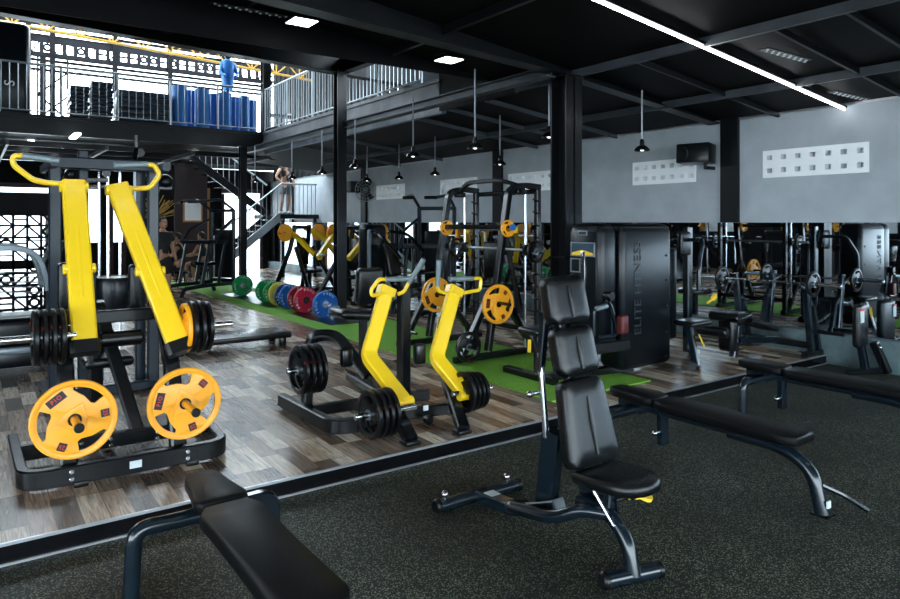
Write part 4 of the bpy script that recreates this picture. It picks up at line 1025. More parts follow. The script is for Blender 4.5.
# ================================================================ treadmill at the far left
def treadmill():
    r = thing('treadmill', 'dark treadmill with a silver curved handrail at the far left edge', 'treadmill', (.5, 9.2, 0))
    Y = 8.6
    P_ = lambda x, y: onY(x, y, Y)
    for dy in (0, .75):
        pts = [P_(-30, 250), P_(12, 247), P_(33, 252), P_(42, 264), P_(48, 290)]
        pts = [p+V((0, dy, 0)) for p in pts]
        obj('handrail', MB().bar(pts, .06, .10, .10, up=(0, 1, 0)), 'silver', r)
    T_ = facing(P_(11, 246.5)+V((0, -.035, 0)), (0, -1, 0))@Matrix.Rotation(.04, 4, 'Z')
    a = P_(-30, 300); b = P_(46, 300)
    obj('deck', MB().box(a.x, b.x+.1, Y-.02, Y+.78, .05, .24, .03), 'shroud', r)
    obj('side_rail', MB().box(a.x, b.x+.1, Y-.06, Y+.02, .20, .28, .02), 'silver', r)
    obj('motor_cover', MB().rbox((P_(20, 297).x-.1, Y+.38, .42), (1.0, .74, .32), .08, 4), 'shroud', r)
    obj('console', MB().rbox((P_(43, 265).x+.12, Y+.38, 1.25), (.10, .6, .34), .03, 3, rot=(0, .4, 0)), 'shroud', r)
    for dy in (0, .75): obj('upright', MB().bar([(P_(43, 300).x+.1, Y+dy, .2), (P_(43, 262).x+.1, Y+dy, 1.3)], .07, .12, up=(0, 1, 0)), 'frame', r)
    sh = MB()
    for k in range(5): 
        p = P_(-20, 272+5*k); q = P_(42, 272+5*k); sh.tube([p, q], .008, n=6)
    obj('guard_bars', sh, 'steel', r)
treadmill()

# ================================================================ low deck bench on the wooden floor
r = thing('low_deck', 'long low black deck on short legs behind the left lever machine', 'deck', (2.7, 8.4, 0))
obj('deck_top', MB().box(1.95, 3.44, 8.42, 8.98, .10, .175, .015), 'frame', r)
for x in (2.05, 3.34):
    for y in (8.50, 8.9): obj('leg', MB().box(x-.04, x+.04, y-.04, y+.04, 0, .115, .008), 'frame', r)

# ================================================================ bumper plates and barbells on the turf edge
def bumper(label, y, m, R=.225, th=.06, x=4.83, txt=True):
    r = thing('bumper_plate', label, 'weight plate', (x, y, R+.014), 'coloured bumper plates in a row'); p = V((x, y+th/2, R+.014)); ax = V((0, -1, 0))
    obj('plate_body', MB().lathe(p, ax, [(0, .03), (0, R-.01), (.01, R), (th-.01, R), (th, R-.012), (th, R*.62), (th*.85, R*.56), (th*.85, R*.34), (th*.95, R*.3), (th*.95, .03), (0, .03)], 40), m, r)
    obj('hub', MB().lathe(p, ax, [(-.001, .026), (-.001, .06), (th*.95+.003, .06), (th*.95+.004, .026), (-.001, .026)], 20), 'steel' if m != 'red_pl' else 'black', r)
    if txt:
        b = MB(); k = 0
        for a0 in (20, 140, 260):
            for ch in 'PROUD'[:4]:
                a = math.radians(a0+18*k); k = (k+1) % 4
                T_ = facing((x, y-th/2-.001, R+.014), (0, -1, 0))@Matrix.Translation((.80*R*math.cos(-a), .80*R*math.sin(-a), 0))@Matrix.Rotation(-a-PI/2, 4, 'Z')
                b.mesh(text_mesh(ch, .062, .001), T_)
        obj('lettering', b, 'white_print', r)
    return r
for lab, y, m in (('green bumper plate on the far end of the farthest barbell', 14.6, 'green_pl'), ('green bumper plate on the near end of the farthest barbell', 13.15, 'green_pl'),
    ('dark green bumper plate leaning before the yellow one', 12.72, 'green_pl'), ('pale yellow bumper plate between green and blue', 12.45, 'yel_pl'), ('navy bumper plate left of the bright blue one', 12.12, 'navy_pl'), ('bright blue bumper plate between navy and crimson', 11.9, 'blue_pl'),
    ('dark crimson bumper plate behind the bright red one', 11.5, 'crim_pl'), ('bright red bumper plate with white lettering', 11.2, 'red_pl'), ('blue bumper plate on its own, nearest of the row', 10.4, 'blue_pl')):
    bumper(lab, y, m)
bg_ = 'barbells on the turf'
barbell('barbell', 'chrome barbell between the two green bumper plates', (4.83, 13.9, .239), 12.95, 14.9, .3, bg_)
barbell('barbell', 'chrome barbell through the nearest blue bumper plate', (4.83, 10.1, .239), 9.9, 11.05, .3, bg_)
for y0, y1, lab in ((9.6, 11.3, 'black rubber mat under the nearest blue bumper plate'), (12.3, 15.2, 'black rubber mat under the green bumper plates')):
    tag(obj('floor_mat', MB().box(4.55, 5.4, y0, y1, .015, .022), 'rubber', origin=(4.95, y0, .015)), lab, 'mat', 'mats on the turf')

# ================================================================ machines at the back
def lever_gym(label, group='yellow armed machines at the back'):
    """plate loaded press: A-frame, seat, two yellow arms"""
    r = thing('press_machine', label, 'exercise machine', (0, 0, 0), group)
    obj('base_frame', MB().bar([(-.55, -.6, .05), (-.55, .6, .05)], .09, .08).bar([(.55, -.6, .05), (.55, .6, .05)], .09, .08).bar([(-.55, 0, .05), (.55, 0, .05)], .09, .08), 'frame', r)
    for s in (-1, 1):
        obj('rear_leg', MB().bar([(s*.5, .5, .06), (s*.32, .2, 1.0), (s*.25, .1, 1.55)], .08, .09, .1, up=(0, 1, 0)), 'frame', r)
        obj('front_leg', MB().bar([(s*.5, -.5, .06), (s*.3, .05, 1.05)], .08, .08, up=(0, 1, 0)), 'frame', r)
        a = obj('lever_arm', MB().bar([(s*.42, .35, 1.48), (s*.46, -.1, 1.30), (s*.40, -.55, .90)], .09, .11, .1, up=(0, 0, 1)), 'yellow', r)
        obj('arm_grip', MB().cyl((s*.40, -.5, .95), (s*.18, -.62, .98), .024, 12), 'grip', a)
        obj('loading_horn', MB().cyl((s*.42, .1, 1.38), (s*.78, .1, 1.38), .022, 12), 'chrome', r)
        obj('mounted_plate', MB().lathe((s*.58, .1, 1.38), (s, 0, 0), [(0, .03), (0, .19), (.01, .2), (.04, .2), (.05, .19), (.05, .03), (0, .03)], 24), 'orange', r)
    obj('top_tie', MB().bar([(-.3, .12, 1.5), (.3, .12, 1.5)], .08, .08), 'frame', r)
    obj('seat', MB().rbox((0, -.15, .5), (.36, .4, .08), .03, 2), 'vinyl', r)
    obj('back_pad', MB().rbox((0, .1, .95), (.3, .09, .65), .035, 2, rot=(-.15, 0, 0)), 'vinyl', r)
    obj('seat_post', MB().bar([(0, -.1, .06), (0, -.1, .46)], .08, .08, up=(0, 1, 0)), 'frame', r)
    return r
lg = lever_gym('yellow armed press machine behind the green bumper plates'); lg.location = (6.3, 14.6, 0); lg.rotation_euler = (0, 0, .5)
dup(lg, (6.35, 12.4, 0), (0, 0, -1.2), 'yellow armed press machine left of the slim column, behind the red plates')
dup(lg, (7.3, 13.6, 0), (0, 0, 1.9), 'yellow armed press machine deepest at the back near the stairs')
dup(lg, (7.6, 9.4, 0), (0, 0, 2.4), 'yellow armed press machine near the wall behind the smith machine')
def frame_station(label, loc, rot=0):
    r = thing('assisted_dip_station', label, 'exercise machine', (0, 0, 0), 'dark frame stations at the back')
    for s in (-1, 1):
        obj('curved_foot', MB().tube([(s*.35, -.85, .04), (s*.35, -.78, .22), (s*.35, -.3, .25), (s*.35, .6, .25), (s*.35, .7, .04)], .045, .12, 10), 'navy', r)
        for y in (-.3, .15): obj('upright', MB().tube([(s*.35, y, .25), (s*.35, y+.2, 1.15)], .035, n=8), 'navy', r)
        obj('tall_upright', MB().bar([(s*.35, .6, .2), (s*.35, .6, 1.9)], .07, .07, up=(0, 1, 0)), 'navy', r)
        obj('top_arm', MB().tube([(s*.35, .6, 1.9), (s*.35, .2, 2.12), (s*.3, -.4, 2.05)], .03, .1, 8), 'navy', r)
        obj('grip', MB().cyl((s*.3, -.4, 2.05), (s*.1, -.45, 2.05), .03, 10), 'frame', r)
        obj('side_arm', MB().tube([(s*.35, .6, 1.7), (s*.5, .1, 1.45), (s*.5, -.1, 1.15)], .03, .1, 8), 'navy', r)
    obj('platform_bar', MB().bar([(-.4, -.15, 1.18), (.4, -.15, 1.18)], .10, .08).bar([(-.4, .35, 1.18), (.4, .35, 1.18)], .10, .08), 'navy', r)
    obj('cross_bar', MB().bar([(-.35, .6, .3), (.35, .6, .3)], .08, .08).bar([(-.35, .6, 1.88), (.35, .6, 1.88)], .07, .07), 'navy', r)
    obj('knee_pad', MB().rbox((0, .1, .7), (.4, .3, .08), .03, 2), 'vinyl', r)
    obj('weight_box', MB().rbox((0, .66, .9), (.5, .12, 1.1), .03, 2), 'shroud', r)
    r.location = loc; r.rotation_euler = (0, 0, rot); return r
fs_ = frame_station('dark frame station with two curved feet left of the green bumper plates', (4.15, 15.3, 0), -1.1)
dup(fs_, (6.8, 10.3, 0), (0, 0, -.9), 'dark frame station right of the slim column against the grey wall')
def small_tower(loc, label, rot=0):
    r = thing('weight_stack_machine', label, 'exercise machine', (0, 0, 0), 'rounded weight stack towers')
    s = shroud(r, -.26, .26, -.16, .16, .05, 1.58, .11)
    obj('silver_edge', MB().box(-.262, -.20, -.165, -.10, .12, 1.48, .02), 'silver', s)
    obj('lettering', MB().mesh(text_mesh('ELITE FITNESS', .11, .002), facing((0, -.163, .9), (0, -1, 0))@Matrix.Rotation(PI/2, 4, 'Z')), 'grey_print', s)
    obj('base_rail', MB().bar([(-.1, -.1, .05), (-.1, -1.2, .05)], .10, .08).bar([(-.5, -1.2, .05), (.3, -1.2, .05)], .09, .08), 'frame', r)
    obj('seat', MB().rbox((-.1, -.9, .52), (.4, .36, .09), .035, 2), 'vinyl', r)
    obj('seat_post', MB().bar([(-.1, -.9, .06), (-.1, -.9, .5)], .08, .08, up=(0, 1, 0)), 'frame', r)
    obj('back_pad', MB().rbox((-.1, -.55, .95), (.32, .10, .6), .04, 3, rot=(-.2, 0, 0)), 'vinyl', r)
    for q in (-1, 1): obj('press_arm', MB().tube([(q*.25-.1, -.3, 1.45), (q*.4-.1, -.6, 1.4), (q*.38-.1, -1.05, 1.0)], .028, .12, 8), 'frame', r)
    r.location = loc; r.rotation_euler = (0, 0, rot); return r
tw = small_tower((6.0, 10.9, 0), 'rounded black weight tower with a silver edge just right of the slim column', .35)
dup(tw, (7.7, 7.4, 0), (0, 0, .2), 'black weight tower against the mirror behind the smith machine')
# cage of bars in front of the far mirror
def rack(label, loc, rot=0):
    r = thing('power_rack', label, 'rack', (0, 0, 0), 'tall steel racks')
    for x in (-.6, .6):
        for y in (-.5, .5): obj('upright', MB().bar([(x, y, .02), (x, y, 2.15)], .07, .07, up=(0, 1, 0)), 'frame', r)
        obj('side_bar', MB().bar([(x, -.5, 2.12), (x, .5, 2.12)], .07, .07).bar([(x, -.7, .05), (x, .6, .05)], .08, .08), 'frame', r)
        obj('guide_rod', MB().cyl((x*.8, .3, .05), (x*.8, .3, 2.1), .016, 8), 'chrome', r)
        obj('storage_horn', MB().cyl((x, .45, 1.0), (x*1.5, .45, 1.0), .02, 8).cyl((x, .45, 1.5), (x*1.5, .45, 1.5), .02, 8), 'steel', r)
        obj('stored_plate', MB().lathe((x*1.2, .45, 1.0), (1, 0, 0), [(0, .03), (0, .2), (.04, .2), (.04, .03), (0, .03)], 20), 'rubber', r)
        obj('stored_plate', MB().lathe((x*1.2, .45, 1.5), (1, 0, 0), [(0, .03), (0, .15), (.04, .15), (.04, .03), (0, .03)], 20), 'orange', r)
    obj('top_bar', MB().bar([(-.6, .5, 2.12), (.6, .5, 2.12)], .07, .07).bar([(-.6, -.5, 2.12), (.6, -.5, 2.12)], .06, .06), 'frame', r)
    obj('bar', MB().cyl((-1.0, -.55, 1.2), (1.0, -.55, 1.2), .015, 10), 'chrome', r)
    r.location = loc; r.rotation_euler = (0, 0, rot); return r
rk = rack('tall steel rack seen mainly in the mirror, beyond the left machine', (-1.6, 9.6, 0), PI/2)
for loc, rot, lab in (((-1.7, 7.4, 0), PI/2, 'tall steel rack nearest on the left side, reflected in the mirror'), ((-1.5, 12.2, 0), PI/2, 'tall steel rack third along the left side, reflected in the mirror'), ((-1.6, 15.0, 0), PI/2, 'tall steel rack fourth along the left side, reflected in the mirror'),
    ((.9, 18.4, 0), 0, 'tall steel rack at the back beyond the cable machine'), ):
    dup(rk, loc, (0, 0, rot), lab)

# ================================================================ stairs, fan, wall boxes
st = thing('staircase', 'dark steel staircase with a landing and bar railings at the back', 'staircase', (7, 19.5, 0))
Ys = 18.9
def tread(b, x, z, y0, y1): b.box(x-.15, x+.15, y0, y1, z-.04, z, .004)
b = MB(); n = 10
for k in range(n): tread(b, 5.35+.21*k, .17*(k+1), Ys, Ys+1.0)
obj('lower_treads', b, 'frame', st)
obj('stringer', MB().bar([(5.2, Ys, .05), (7.4, Ys, 1.82)], .05, .22, up=(0, 0, 1)), 'rail', st)
obj('stringer', MB().bar([(5.2, Ys+1.0, .05), (7.4, Ys+1.0, 1.82)], .05, .22), 'frame', st)
obj('landing', MB().box(7.35, 8.55, Ys-.05, Ys+2.2, 1.72, 1.85), 'frame', st)
b = MB()
for k in range(9): tread(b, 7.2-.24*k, 1.85+.17*(k+1), Ys+1.2, Ys+2.2)
obj('upper_treads', b, 'frame', st)
obj('stringer', MB().bar([(7.4, Ys+1.2, 1.85), (5.2, Ys+1.2, 3.45)], .05, .22), 'frame', st)
hr = obj('handrail', MB().tube([(5.2, Ys, 1.0), (7.4, Ys, 2.75), (8.5, Ys, 2.75)], .025).tube([(7.4, Ys+1.2, 2.75), (5.2, Ys+1.2, 4.35)], .025), 'rail', st)
for k in range(13):
    x = 5.3+.165*k; obj('baluster', MB().tube([(x, Ys, .1+.805*(x-5.2)), (x, Ys, 1.0+.795*(x-5.2))], .011, n=6), 'rail', st)
for k in range(9):
    x = 7.42+.13*k; obj('baluster', MB().tube([(x, Ys, 1.85), (x, Ys, 2.75)], .011, n=6), 'rail', st)
for k in range(12):
    x = 5.4+.17*k; obj('baluster', MB().tube([(x, Ys+1.2, 3.35-.727*(x-5.2)), (x, Ys+1.2, 4.3-.727*(x-5.2))], .011, n=6), 'rail', st)
obj('landing_post', MB().box(7.4, 7.5, Ys, Ys+.1, 0, 1.75).box(8.4, 8.5, Ys, Ys+.1, 0, 1.75), 'frame', st)
c = onX(366, 190, 8.42)
r = thing('wall_fan', 'round black caged fan on a bracket high on the far grey wall', 'fan', c)
ax = V((-.75, -.66, 0)).normalized(); f, s, u = frame_of(ax)
cg = MB()
for rr in (.30, .22, .14, .07):
    cg.tube([c+ax*(.06*(1-rr/.3))+(s*math.cos(2*PI*k/24)+u*math.sin(2*PI*k/24))*rr for k in range(24)], .006 if rr < .3 else .012, n=5, closed=True)
for k in range(16):
    a = 2*PI*k/16; cg.tube([c+ax*.07, c+(s*math.cos(a)+u*math.sin(a))*.30], .004, n=4)
obj('guard', cg, 'steel', r)
bl = MB()
for k in range(3):
    a = 2*PI*k/3; e = s*math.cos(a)+u*math.sin(a); g_ = -s*math.sin(a)+u*math.cos(a); q = c-ax*.03
    bl.add([q+e*.04-g_*.03, q+e*.26-g_*.09, q+e*.27+g_*.05+ax*.03, q+e*.04+g_*.03+ax*.02], [(0, 1, 2, 3)])
    bl.add([q+e*.04-g_*.03-ax*.006, q+e*.26-g_*.09-ax*.006, q+e*.27+g_*.05+ax*.024, q+e*.04+g_*.03+ax*.014], [(3, 2, 1, 0)])
obj('blades', bl, 'frame', r)
obj('motor', MB().cyl(c-ax*.16, c-ax*.02, .08, 18, .02), 'frame', r)
obj('bracket', MB().bar([c-ax*.12, c-ax*.12+V((.2, .0, 0))], .04, .04), 'frame', r)
c = onX(353, 187, 8.44)
tag(obj('speaker_box', MB().rbox(c, (.3, .34, .30), .015), 'black', origin=c), 'dark brown box mounted beside the wall fan', 'speaker')
# black speaker on the near wall
c = onX(696, 154, 8.35)
r = thing('wall_speaker', 'black boxy loudspeaker on the grey wall overlapping the vent block', 'speaker', c)
cb = obj('cabinet', MB().rbox(c, (.30, .46, .27), .015, 2, rot=(0, .06, .25)), 'shroud', r)
obj('driver', MB().lathe(c+V((-.155, .10, 0)), (-1, .25, 0), [(0, .001), (0, .05), (.006, .09), (.012, .095), (.012, .1), (-.0, .105)], 24), 'black', r)
obj('status_light', MB().ball(c+V((-.15, .09, -.05)), .012), 'bulb', r)
obj('bracket', MB().bar([c+V((.05, -.12, -.12)), c+V((.05, -.12, -.20)), c+V((.25, -.12, -.20))], .05, .04), 'frame', r)
# gold wall painting + framed notice
ga = thing('wall_painting', 'gold leafy line painting on the dark wall above the standing man', 'painting', (4.35, 21.48, 1.9))
random.seed(11); b = MB()
for k in range(46):
    a = random.uniform(.1, 3.0)+PI*0; r0 = random.uniform(0, .3); L_ = random.uniform(.3, .75)
    p = V((4.45+r0*math.cos(a), 21.49, 1.75+r0*math.sin(a))); q = p+V((L_*math.cos(a+random.uniform(-.5, .5)), 0, L_*math.sin(a)))
    m1 = (p+q)/2+V((random.uniform(-.08, .08), 0, random.uniform(-.08, .08)))
    b.bar(fillet([p, m1, q], .3, 3), .02, .035, up=(0, 1, 0))
obj('brush_strokes', b, 'gold', ga)
obj('dark_ground', MB().box(3.95, 5.1, 21.495, 21.5, 1.4, 2.7), 'darkwall', ga)
c = onY(193, 211, 20.6)
r = thing('framed_notice', 'small framed notice left of the lit back doorway', 'notice', c)
obj('frame', MB().box(c.x-.28, c.x+.28, 20.6, 20.63, c.z-.33, c.z+.33, .01), 'woodframe', r)
obj('sheet', MB().box(c.x-.23, c.x+.23, 20.59, 20.6, c.z-.28, c.z+.28), 'white', r)
struct('wall_partition', MB().box(c.x-.5, c.x+.42, 20.63, 20.75, 0, 3.35), 'maroon')

# ================================================================ mezzanine contents
def mat_stack(label, px0, px1, py_top, y, n, m='navy'):
    a, b_ = onY(px0, 100, y), onY(px1, 100, y); top = onY((px0+px1)/2, py_top, y).z; z0 = 3.77
    h = (top-z0)/n
    r = thing('mat_stack_base', label, 'pallet', (a.x, y, z0)); obj('pallet_board', MB().box(a.x, b_.x, y, y+.7, z0, z0+.02), 'black', r)
    random.seed(int(px0))
    for k in range(n):
        dx = random.uniform(-.02, .02)
        o = obj('exercise_mat', MB().box(a.x+dx, b_.x+dx, y, y+.7, z0+.022+k*h, z0+.022+k*h+h-.012, .015), m, origin=(a.x, y, z0+k*h))
        tag(o, 'grey mat in the %s, %s' % (label.split('under the ')[1], 'topmost' if k == n-1 else 'lowest' if k == 0 else ['', 'second', 'third', 'fourth', 'fifth', 'sixth', 'seventh', 'eighth', 'ninth', 'tenth'][k]+' from its bottom'), 'mat', 'stacked exercise mats upstairs')
mat_stack('thin board under the left mat stack upstairs', 70, 89, 86, 16.4, 9)
mat_stack('thin board under the tall mat stack upstairs', 91, 113, 82, 16.4, 11)
mat_stack('thin board under the wide mat stack upstairs', 118, 171, 92, 16.4, 6)
ordn = ['leftmost', 'second', 'third', 'fourth', 'fifth', 'sixth', 'seventh', 'rightmost']
for k, px in enumerate((179.5, 190.5, 202, 214, 224.5, 235, 244.5, 252)):
    y = 16.56 if k % 2 == 0 else 16.93; c = onY(px, 100, y); top = 4.80-.012*k; R_ = .17 if k < 6 else .12
    r = thing('blue_mat_roll', 'upright blue foam mat roll upstairs, %s of the eight' % ordn[k], 'mat roll', (c.x, y, 3.76), 'blue mat rolls upstairs')
    obj('roll', MB().lathe((c.x, y, 3.76), (0, 0, 1), [(0, .0001), (0, R_), (top-3.76, R_), (top-3.76, R_-.03), (top-3.77, R_-.032), (top-3.76, R_-.045), (top-3.76, .0001)], 28), 'blue_mat', r)
    obj('strap', MB().lathe((c.x, y, 4.1), (0, 0, 1), [(0, R_), (0, R_+.004), (.03, R_+.004), (.03, R_)], 28), 'blue_mat', r)
# blue training dummy
c = onY(228, 97, 18.3)
dm = thing('training_dummy', 'blue and black training dummy hanging above the blue mat rolls', 'training dummy', (c.x, 18.3, 5.2))
obj('torso', MB().taper([(c.x, 18.3, 5.15), (c.x, 18.3, 5.4), (c.x-.02, 18.3, 5.75), (c.x, 18.3, 5.95), (c.x, 18.3, 6.0)], [.12, .15, .19, .17, .07], 14), 'blue_mat', dm)
obj('head', MB().ball((c.x, 18.3, 6.12), .10, sz=1.25), 'navy', dm)
obj('arm', MB().taper([(c.x-.15, 18.3, 5.9), (c.x-.24, 18.2, 5.6), (c.x-.14, 18.05, 5.5)], [.06, .05, .045], 10), 'blue_mat', dm)
obj('arm', MB().taper([(c.x+.15, 18.3, 5.9), (c.x+.22, 18.2, 5.6), (c.x+.12, 18.05, 5.5)], [.06, .05, .045], 10), 'blue_mat', dm)
obj('hanging_rope', MB().tube([(c.x, 18.3, 6.2), (c.x, 18.3, 6.9)], .01, n=6), 'frame', dm)
obj('support_post', MB().bar([(c.x, 18.32, 3.76), (c.x, 18.32, 5.2)], .07, .07, up=(0, 1, 0)), 'frame', dm)
# dark machine shroud at the left of the mezzanine
a, b_ = onY(-45, 60, 16.5), onY(31, 60, 16.5); zt = onY(15, 22, 16.5).z
r = thing('dark_shroud_machine', 'tall dark rounded machine back with a white letter at the upper left corner', 'exercise machine', (a.x, 16.5, 3.76))
s = shroud(r, a.x, b_.x, 16.5, 17.1, 3.77, zt, .14)
obj('lettering', MB().mesh(text_mesh('S', .26, .003), facing(onY(10, 83, 16.49), (0, -1, 0))@Matrix.Rotation(PI/2, 4, 'Z')), 'white_print', s)
# small dark rack behind the side railing upstairs
c = onY(277, 114, 17.2)
r = thing('dumbbell_rack', 'low dark rack behind the corner of the upstairs railing', 'rack', (c.x, 17.2, 3.76))
obj('frame', MB().box(c.x-.3, c.x+.35, 17.0, 17.4, 3.77, 3.82).box(c.x-.3, c.x-.25, 17.0, 17.4, 3.8, 4.5).box(c.x+.30, c.x+.35, 17.0, 17.4, 3.8, 4.5), 'frame', r)
obj('shelf', MB().box(c.x-.3, c.x+.35, 17.0, 17.4, 4.05, 4.1).box(c.x-.3, c.x+.35, 17.0, 17.4, 4.4, 4.45), 'navy', r)

# ================================================================ people
def skinned(name, m, parent, chains, ang=180, sub=1):
    """chains: list of [(point, radius), ...]; chains share points by position"""
    vs, es, rs = [], [], []
    def idx(p, r_):
        for i, q in enumerate(vs):
            if (q-V(p)).length < 1e-4: return i
        vs.append(V(p)); rs.append(r_); return len(vs)-1
    for ch in chains:
        ids = [idx(p, r_) for p, r_ in ch]
        es += [(ids[i], ids[i+1]) for i in range(len(ids)-1)]
    me = bpy.data.meshes.new(name); o_ = root_loc(parent)
    me.from_pydata(vs, es, []); o = bpy.data.objects.new(name, me); COL.objects.link(o)
    md = o.modifiers.new('s', 'SKIN'); md.use_smooth_shade = True
    sv = me.skin_vertices[0].data
    for i, r_ in enumerate(rs): sv[i].radius = (r_, r_) if not isinstance(r_, tuple) else r_
    sv[0].use_root = True
    m2 = o.modifiers.new('u', 'SUBSURF'); m2.levels = sub; m2.render_levels = sub
    dg = bpy.context.evaluated_depsgraph_get(); dg.update(); ev = bpy.data.meshes.new_from_object(o.evaluated_get(dg))
    bpy.data.objects.remove(o)
    mb = MB(); mb.mesh(ev, Matrix.Identity(4)); return mb
def person(label, base, rot, pose, shirt='cloth', short='cloth', sleeves=True, shoes='greycloth', loc_z=0):
    r = thing('person', label, 'person', base); B = Matrix.Translation(V(base))@Matrix.Rotation(rot, 4, 'Z')
    P = {k: B@V(v) for k, v in pose.items()}
    L = lambda a, b, t: P[a].lerp(P[b], t)
    ch = [[(P['pelvis'], .13), (L('pelvis', 'chest', .5), .125), (P['chest'], .15), (P['neck'], .06), (L('neck', 'head', .5), .055)]]
    for s in 'lr':
        ch.append([(P['chest'], .15), (P['sh'+s], .062), (L('sh'+s, 'el'+s, .5), .05), (P['el'+s], .04), (L('el'+s, 'wr'+s, .35), .042), (P['wr'+s], .026)])
        ch.append([(P['pelvis'], .13), (P['hip'+s], .095), (L('hip'+s, 'kn'+s, .5), .08), (P['kn'+s], .056), (L('kn'+s, 'an'+s, .35), .056), (P['an'+s], .036)])
    b = skinned('body', 'skin', r, ch)
    hd = P['head']; face = (B.to_3x3()@V(pose.get('look', (0, -1, 0)))).normalized()
    hh = MB(); N = 16
    hh.ball((0, 0, 0), .078, .95, 1.15, 1.45, N, 12)
    hh.ball((0, -.095, -.012), .016, .9, 1.1, 1.6, 8, 6)                 # nose
    hh.ball((0, -.062, -.062), .045, 1, .8, .7, 10, 6)                 # jaw
    for q in (-1, 1): hh.ball((q*.078, .005, -.005), .018, .5, 1, 1.6, 8, 6)
    T_ = Matrix((face.cross(V((0, 0, 1)))*-1, -face, V((0, 0, 1)))).transposed().to_4x4(); T_.translation = hd
    b.add([T_@v for v in hh.v], hh.f)
    for s in 'lr':   # hands: palm, four fingers, thumb
        w_ = P['wr'+s]; d = (w_-P['el'+s]).normalized(); _, sd, up = frame_of(d, V((0, 1, .2)))
        b.rbox(w_+d*.05, (.075, .09, .03), .012, 2, d=d, up=up)
        for k, fl in enumerate((.065, .078, .072, .055)):
            q = w_+d*.09+sd*(-.028+.019*k); b.taper([q-d*.01, q+d*fl*.5-up*.004, q+d*fl*.85-up*.022], [.009, .0085, .007], 6)
        q = w_+d*.03-sd*.036; b.taper([q, q-sd*.02+d*.03, q-sd*.022+d*.06-up*.01], [.011, .01, .008], 6)
    obj('body', b, 'skin', r, ang=180)
    fe = MB()
    for q in (-1, 1): fe.ball((q*.03, -.084, .012), .010, 1.2, .5, .8, 8, 6)
    fe.rbox((0, -.092, -.052), (.04, .008, .007))
    for q in (-1, 1): fe.rbox((q*.03, -.088, .032), (.034, .008, .006))
    obj('eyes_and_mouth', MB().add([T_@v for v in fe.v], fe.f), 'hair', r)
    hr = MB()
    for i in range(9):
        pass
    hr.ball((0, .012, .022), .086, .98, 1.16, 1.25, 16, 10)
    keep = [(v if not (v.z < -.01 and v.y < .03) and not (v.y < -.055 and v.z < .06) else V((v.x*.8, v.y*.7, v.z*.7))) for v in hr.v]
    obj('hair', MB().add([T_@v for v in keep], hr.f), 'hair', r, ang=180)
    ch = [[(L('pelvis', 'chest', -.05), .145), (L('pelvis', 'chest', .5), .14), (P['chest'], .165), (L('chest', 'neck', .75), .085)]]
    for s in 'lr': ch.append([(P['chest'], .165), (P['sh'+s], .08)]+([(L('sh'+s, 'el'+s, .55), .066)] if sleeves else [(L('sh'+s, 'el'+s, .08), .06)]))
    obj('shirt', skinned('shirt', shirt, r, ch), shirt, r, ang=180)
    ch = [[(L('pelvis', 'chest', .12), .138), (P['pelvis'], .15)]]
    for s in 'lr': ch.append([(P['pelvis'], .15), (P['hip'+s], .112), (L('hip'+s, 'kn'+s, .5), .098), (L('hip'+s, 'kn'+s, .82), .082)])
    obj('shorts', skinned('shorts', short, r, ch), short, r, ang=180)
    for s in 'lr':
        a = P['an'+s]; fwd = (B.to_3x3()@V(pose.get('toe', (0, -1, 0)))).normalized(); k = V((0, 0, -1))
        obj('shoe', MB().rbox(a+fwd*.06+V((0, 0, -.045)), (.095, .27, .075), .035, 3, d=fwd), shoes, r, ang=60)
    return r
stand = dict(pelvis=(0, 0, .93), chest=(0, 0, 1.28), neck=(0, -.01, 1.45), head=(0, -.03, 1.60), shl=(.19, 0, 1.38), shr=(-.19, 0, 1.38), ell=(.25, .03, 1.10), elr=(-.25, .03, 1.10),
    wrl=(.27, -.06, .86), wrr=(-.26, -.06, .86), hipl=(.10, 0, .88), hipr=(-.10, 0, .88), knl=(.12, -.02, .49), knr=(-.12, .0, .49), anl=(.13, .02, .085), anr=(-.13, .06, .085))
person('man in black t-shirt and shorts standing beside the right yellow handle', (3.05, 14.0, 0), .35, stand)
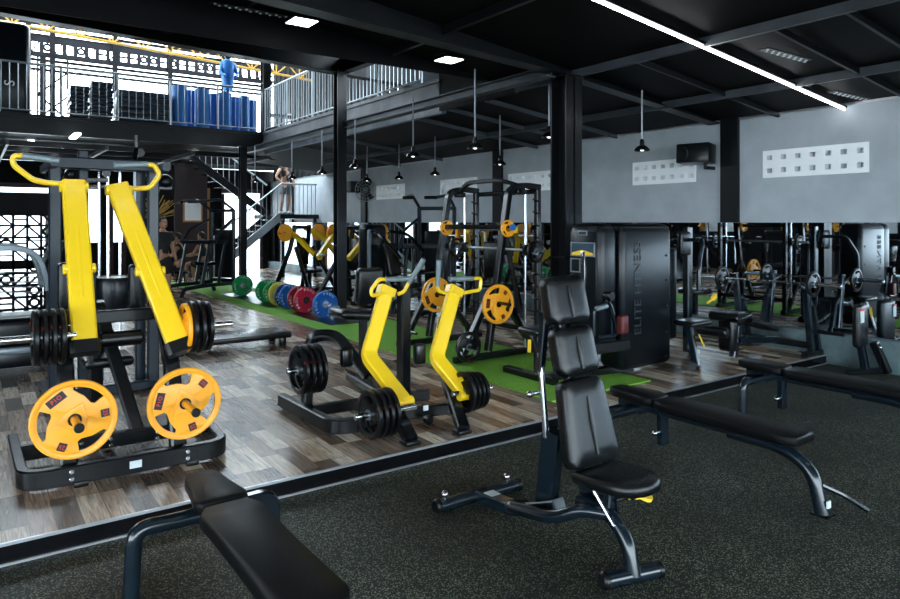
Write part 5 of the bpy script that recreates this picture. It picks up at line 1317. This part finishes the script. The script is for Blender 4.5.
sit = dict(pelvis=(0, 0, .58), chest=(0, -.06, .92), neck=(0, -.08, 1.10), head=(0, -.11, 1.25), shl=(.19, -.06, 1.03), shr=(-.19, -.06, 1.03), ell=(.27, -.2, .80), elr=(-.27, -.2, .80),
    wrl=(.2, -.42, .76), wrr=(-.2, -.42, .76), hipl=(.10, -.02, .55), hipr=(-.10, -.02, .55), knl=(.16, -.42, .55), knr=(-.16, -.42, .55), anl=(.17, -.42, .085), anr=(-.17, -.38, .085))
for loc, rot, lab, tl in (((4.22, 17.3, 0), -1.9, 'man in black sitting on a stool, left of the seated pair', 'black stool under the left seated man'), ((4.95, 17.9, 0), -2.3, 'man in black vest sitting on a stool, right of the seated pair', 'black stool under the right seated man')):
    person(lab, loc, rot, sit, sleeves=False)
    t_ = thing('stool', tl, 'stool', loc, 'stools of the seated men')
    obj('seat', MB().cyl((loc[0], loc[1], .36), (loc[0], loc[1], .42), .18, 24, .015), 'vinyl', t_)
    for k in range(4):
        a = PI/4+PI/2*k; obj('leg', MB().tube([(loc[0]+.10*math.cos(a), loc[1]+.10*math.sin(a), .36), (loc[0]+.17*math.cos(a), loc[1]+.17*math.sin(a), .0)], .014, n=8), 'frame', t_)
walk = dict(stand); walk.update(ell=(.36, .02, 1.12), elr=(-.36, .02, 1.12), wrl=(.24, -.12, .92), wrr=(-.24, -.12, .92))
person('person in black sleeveless top standing on the stair landing', (7.75, 19.5, 1.85), .4, walk, shirt='cloth', short='greycloth', sleeves=False)

# ================================================================ camera, world
cam = bpy.data.cameras.new('camera'); co = bpy.data.objects.new('camera', cam); COL.objects.link(co)
cam.sensor_width = 36; cam.lens = 36*F_PX/900; cam.shift_y = -(299.5-HY)/900; cam.clip_end = 200; cam.clip_start = .05
fw = V((SA, CA, 0)).normalized()
co.location = (0, 0, EYE); co.rotation_euler = (PI/2, 0, math.atan2(-fw.x, fw.y))
sc.camera = co
w = bpy.data.worlds.new('sky'); sc.world = w; w.use_nodes = True
nt = w.node_tree; bg = nt.nodes['Background']
bg.inputs['Color'].default_value = (.76, .90, 1., 1); bg.inputs['Strength'].default_value = 3.0
vs = sc.view_settings; vs.view_transform = 'Standard'; vs.look = 'None'; vs.gamma = 1; vs.exposure = 2.15; vs.use_curve_mapping = False
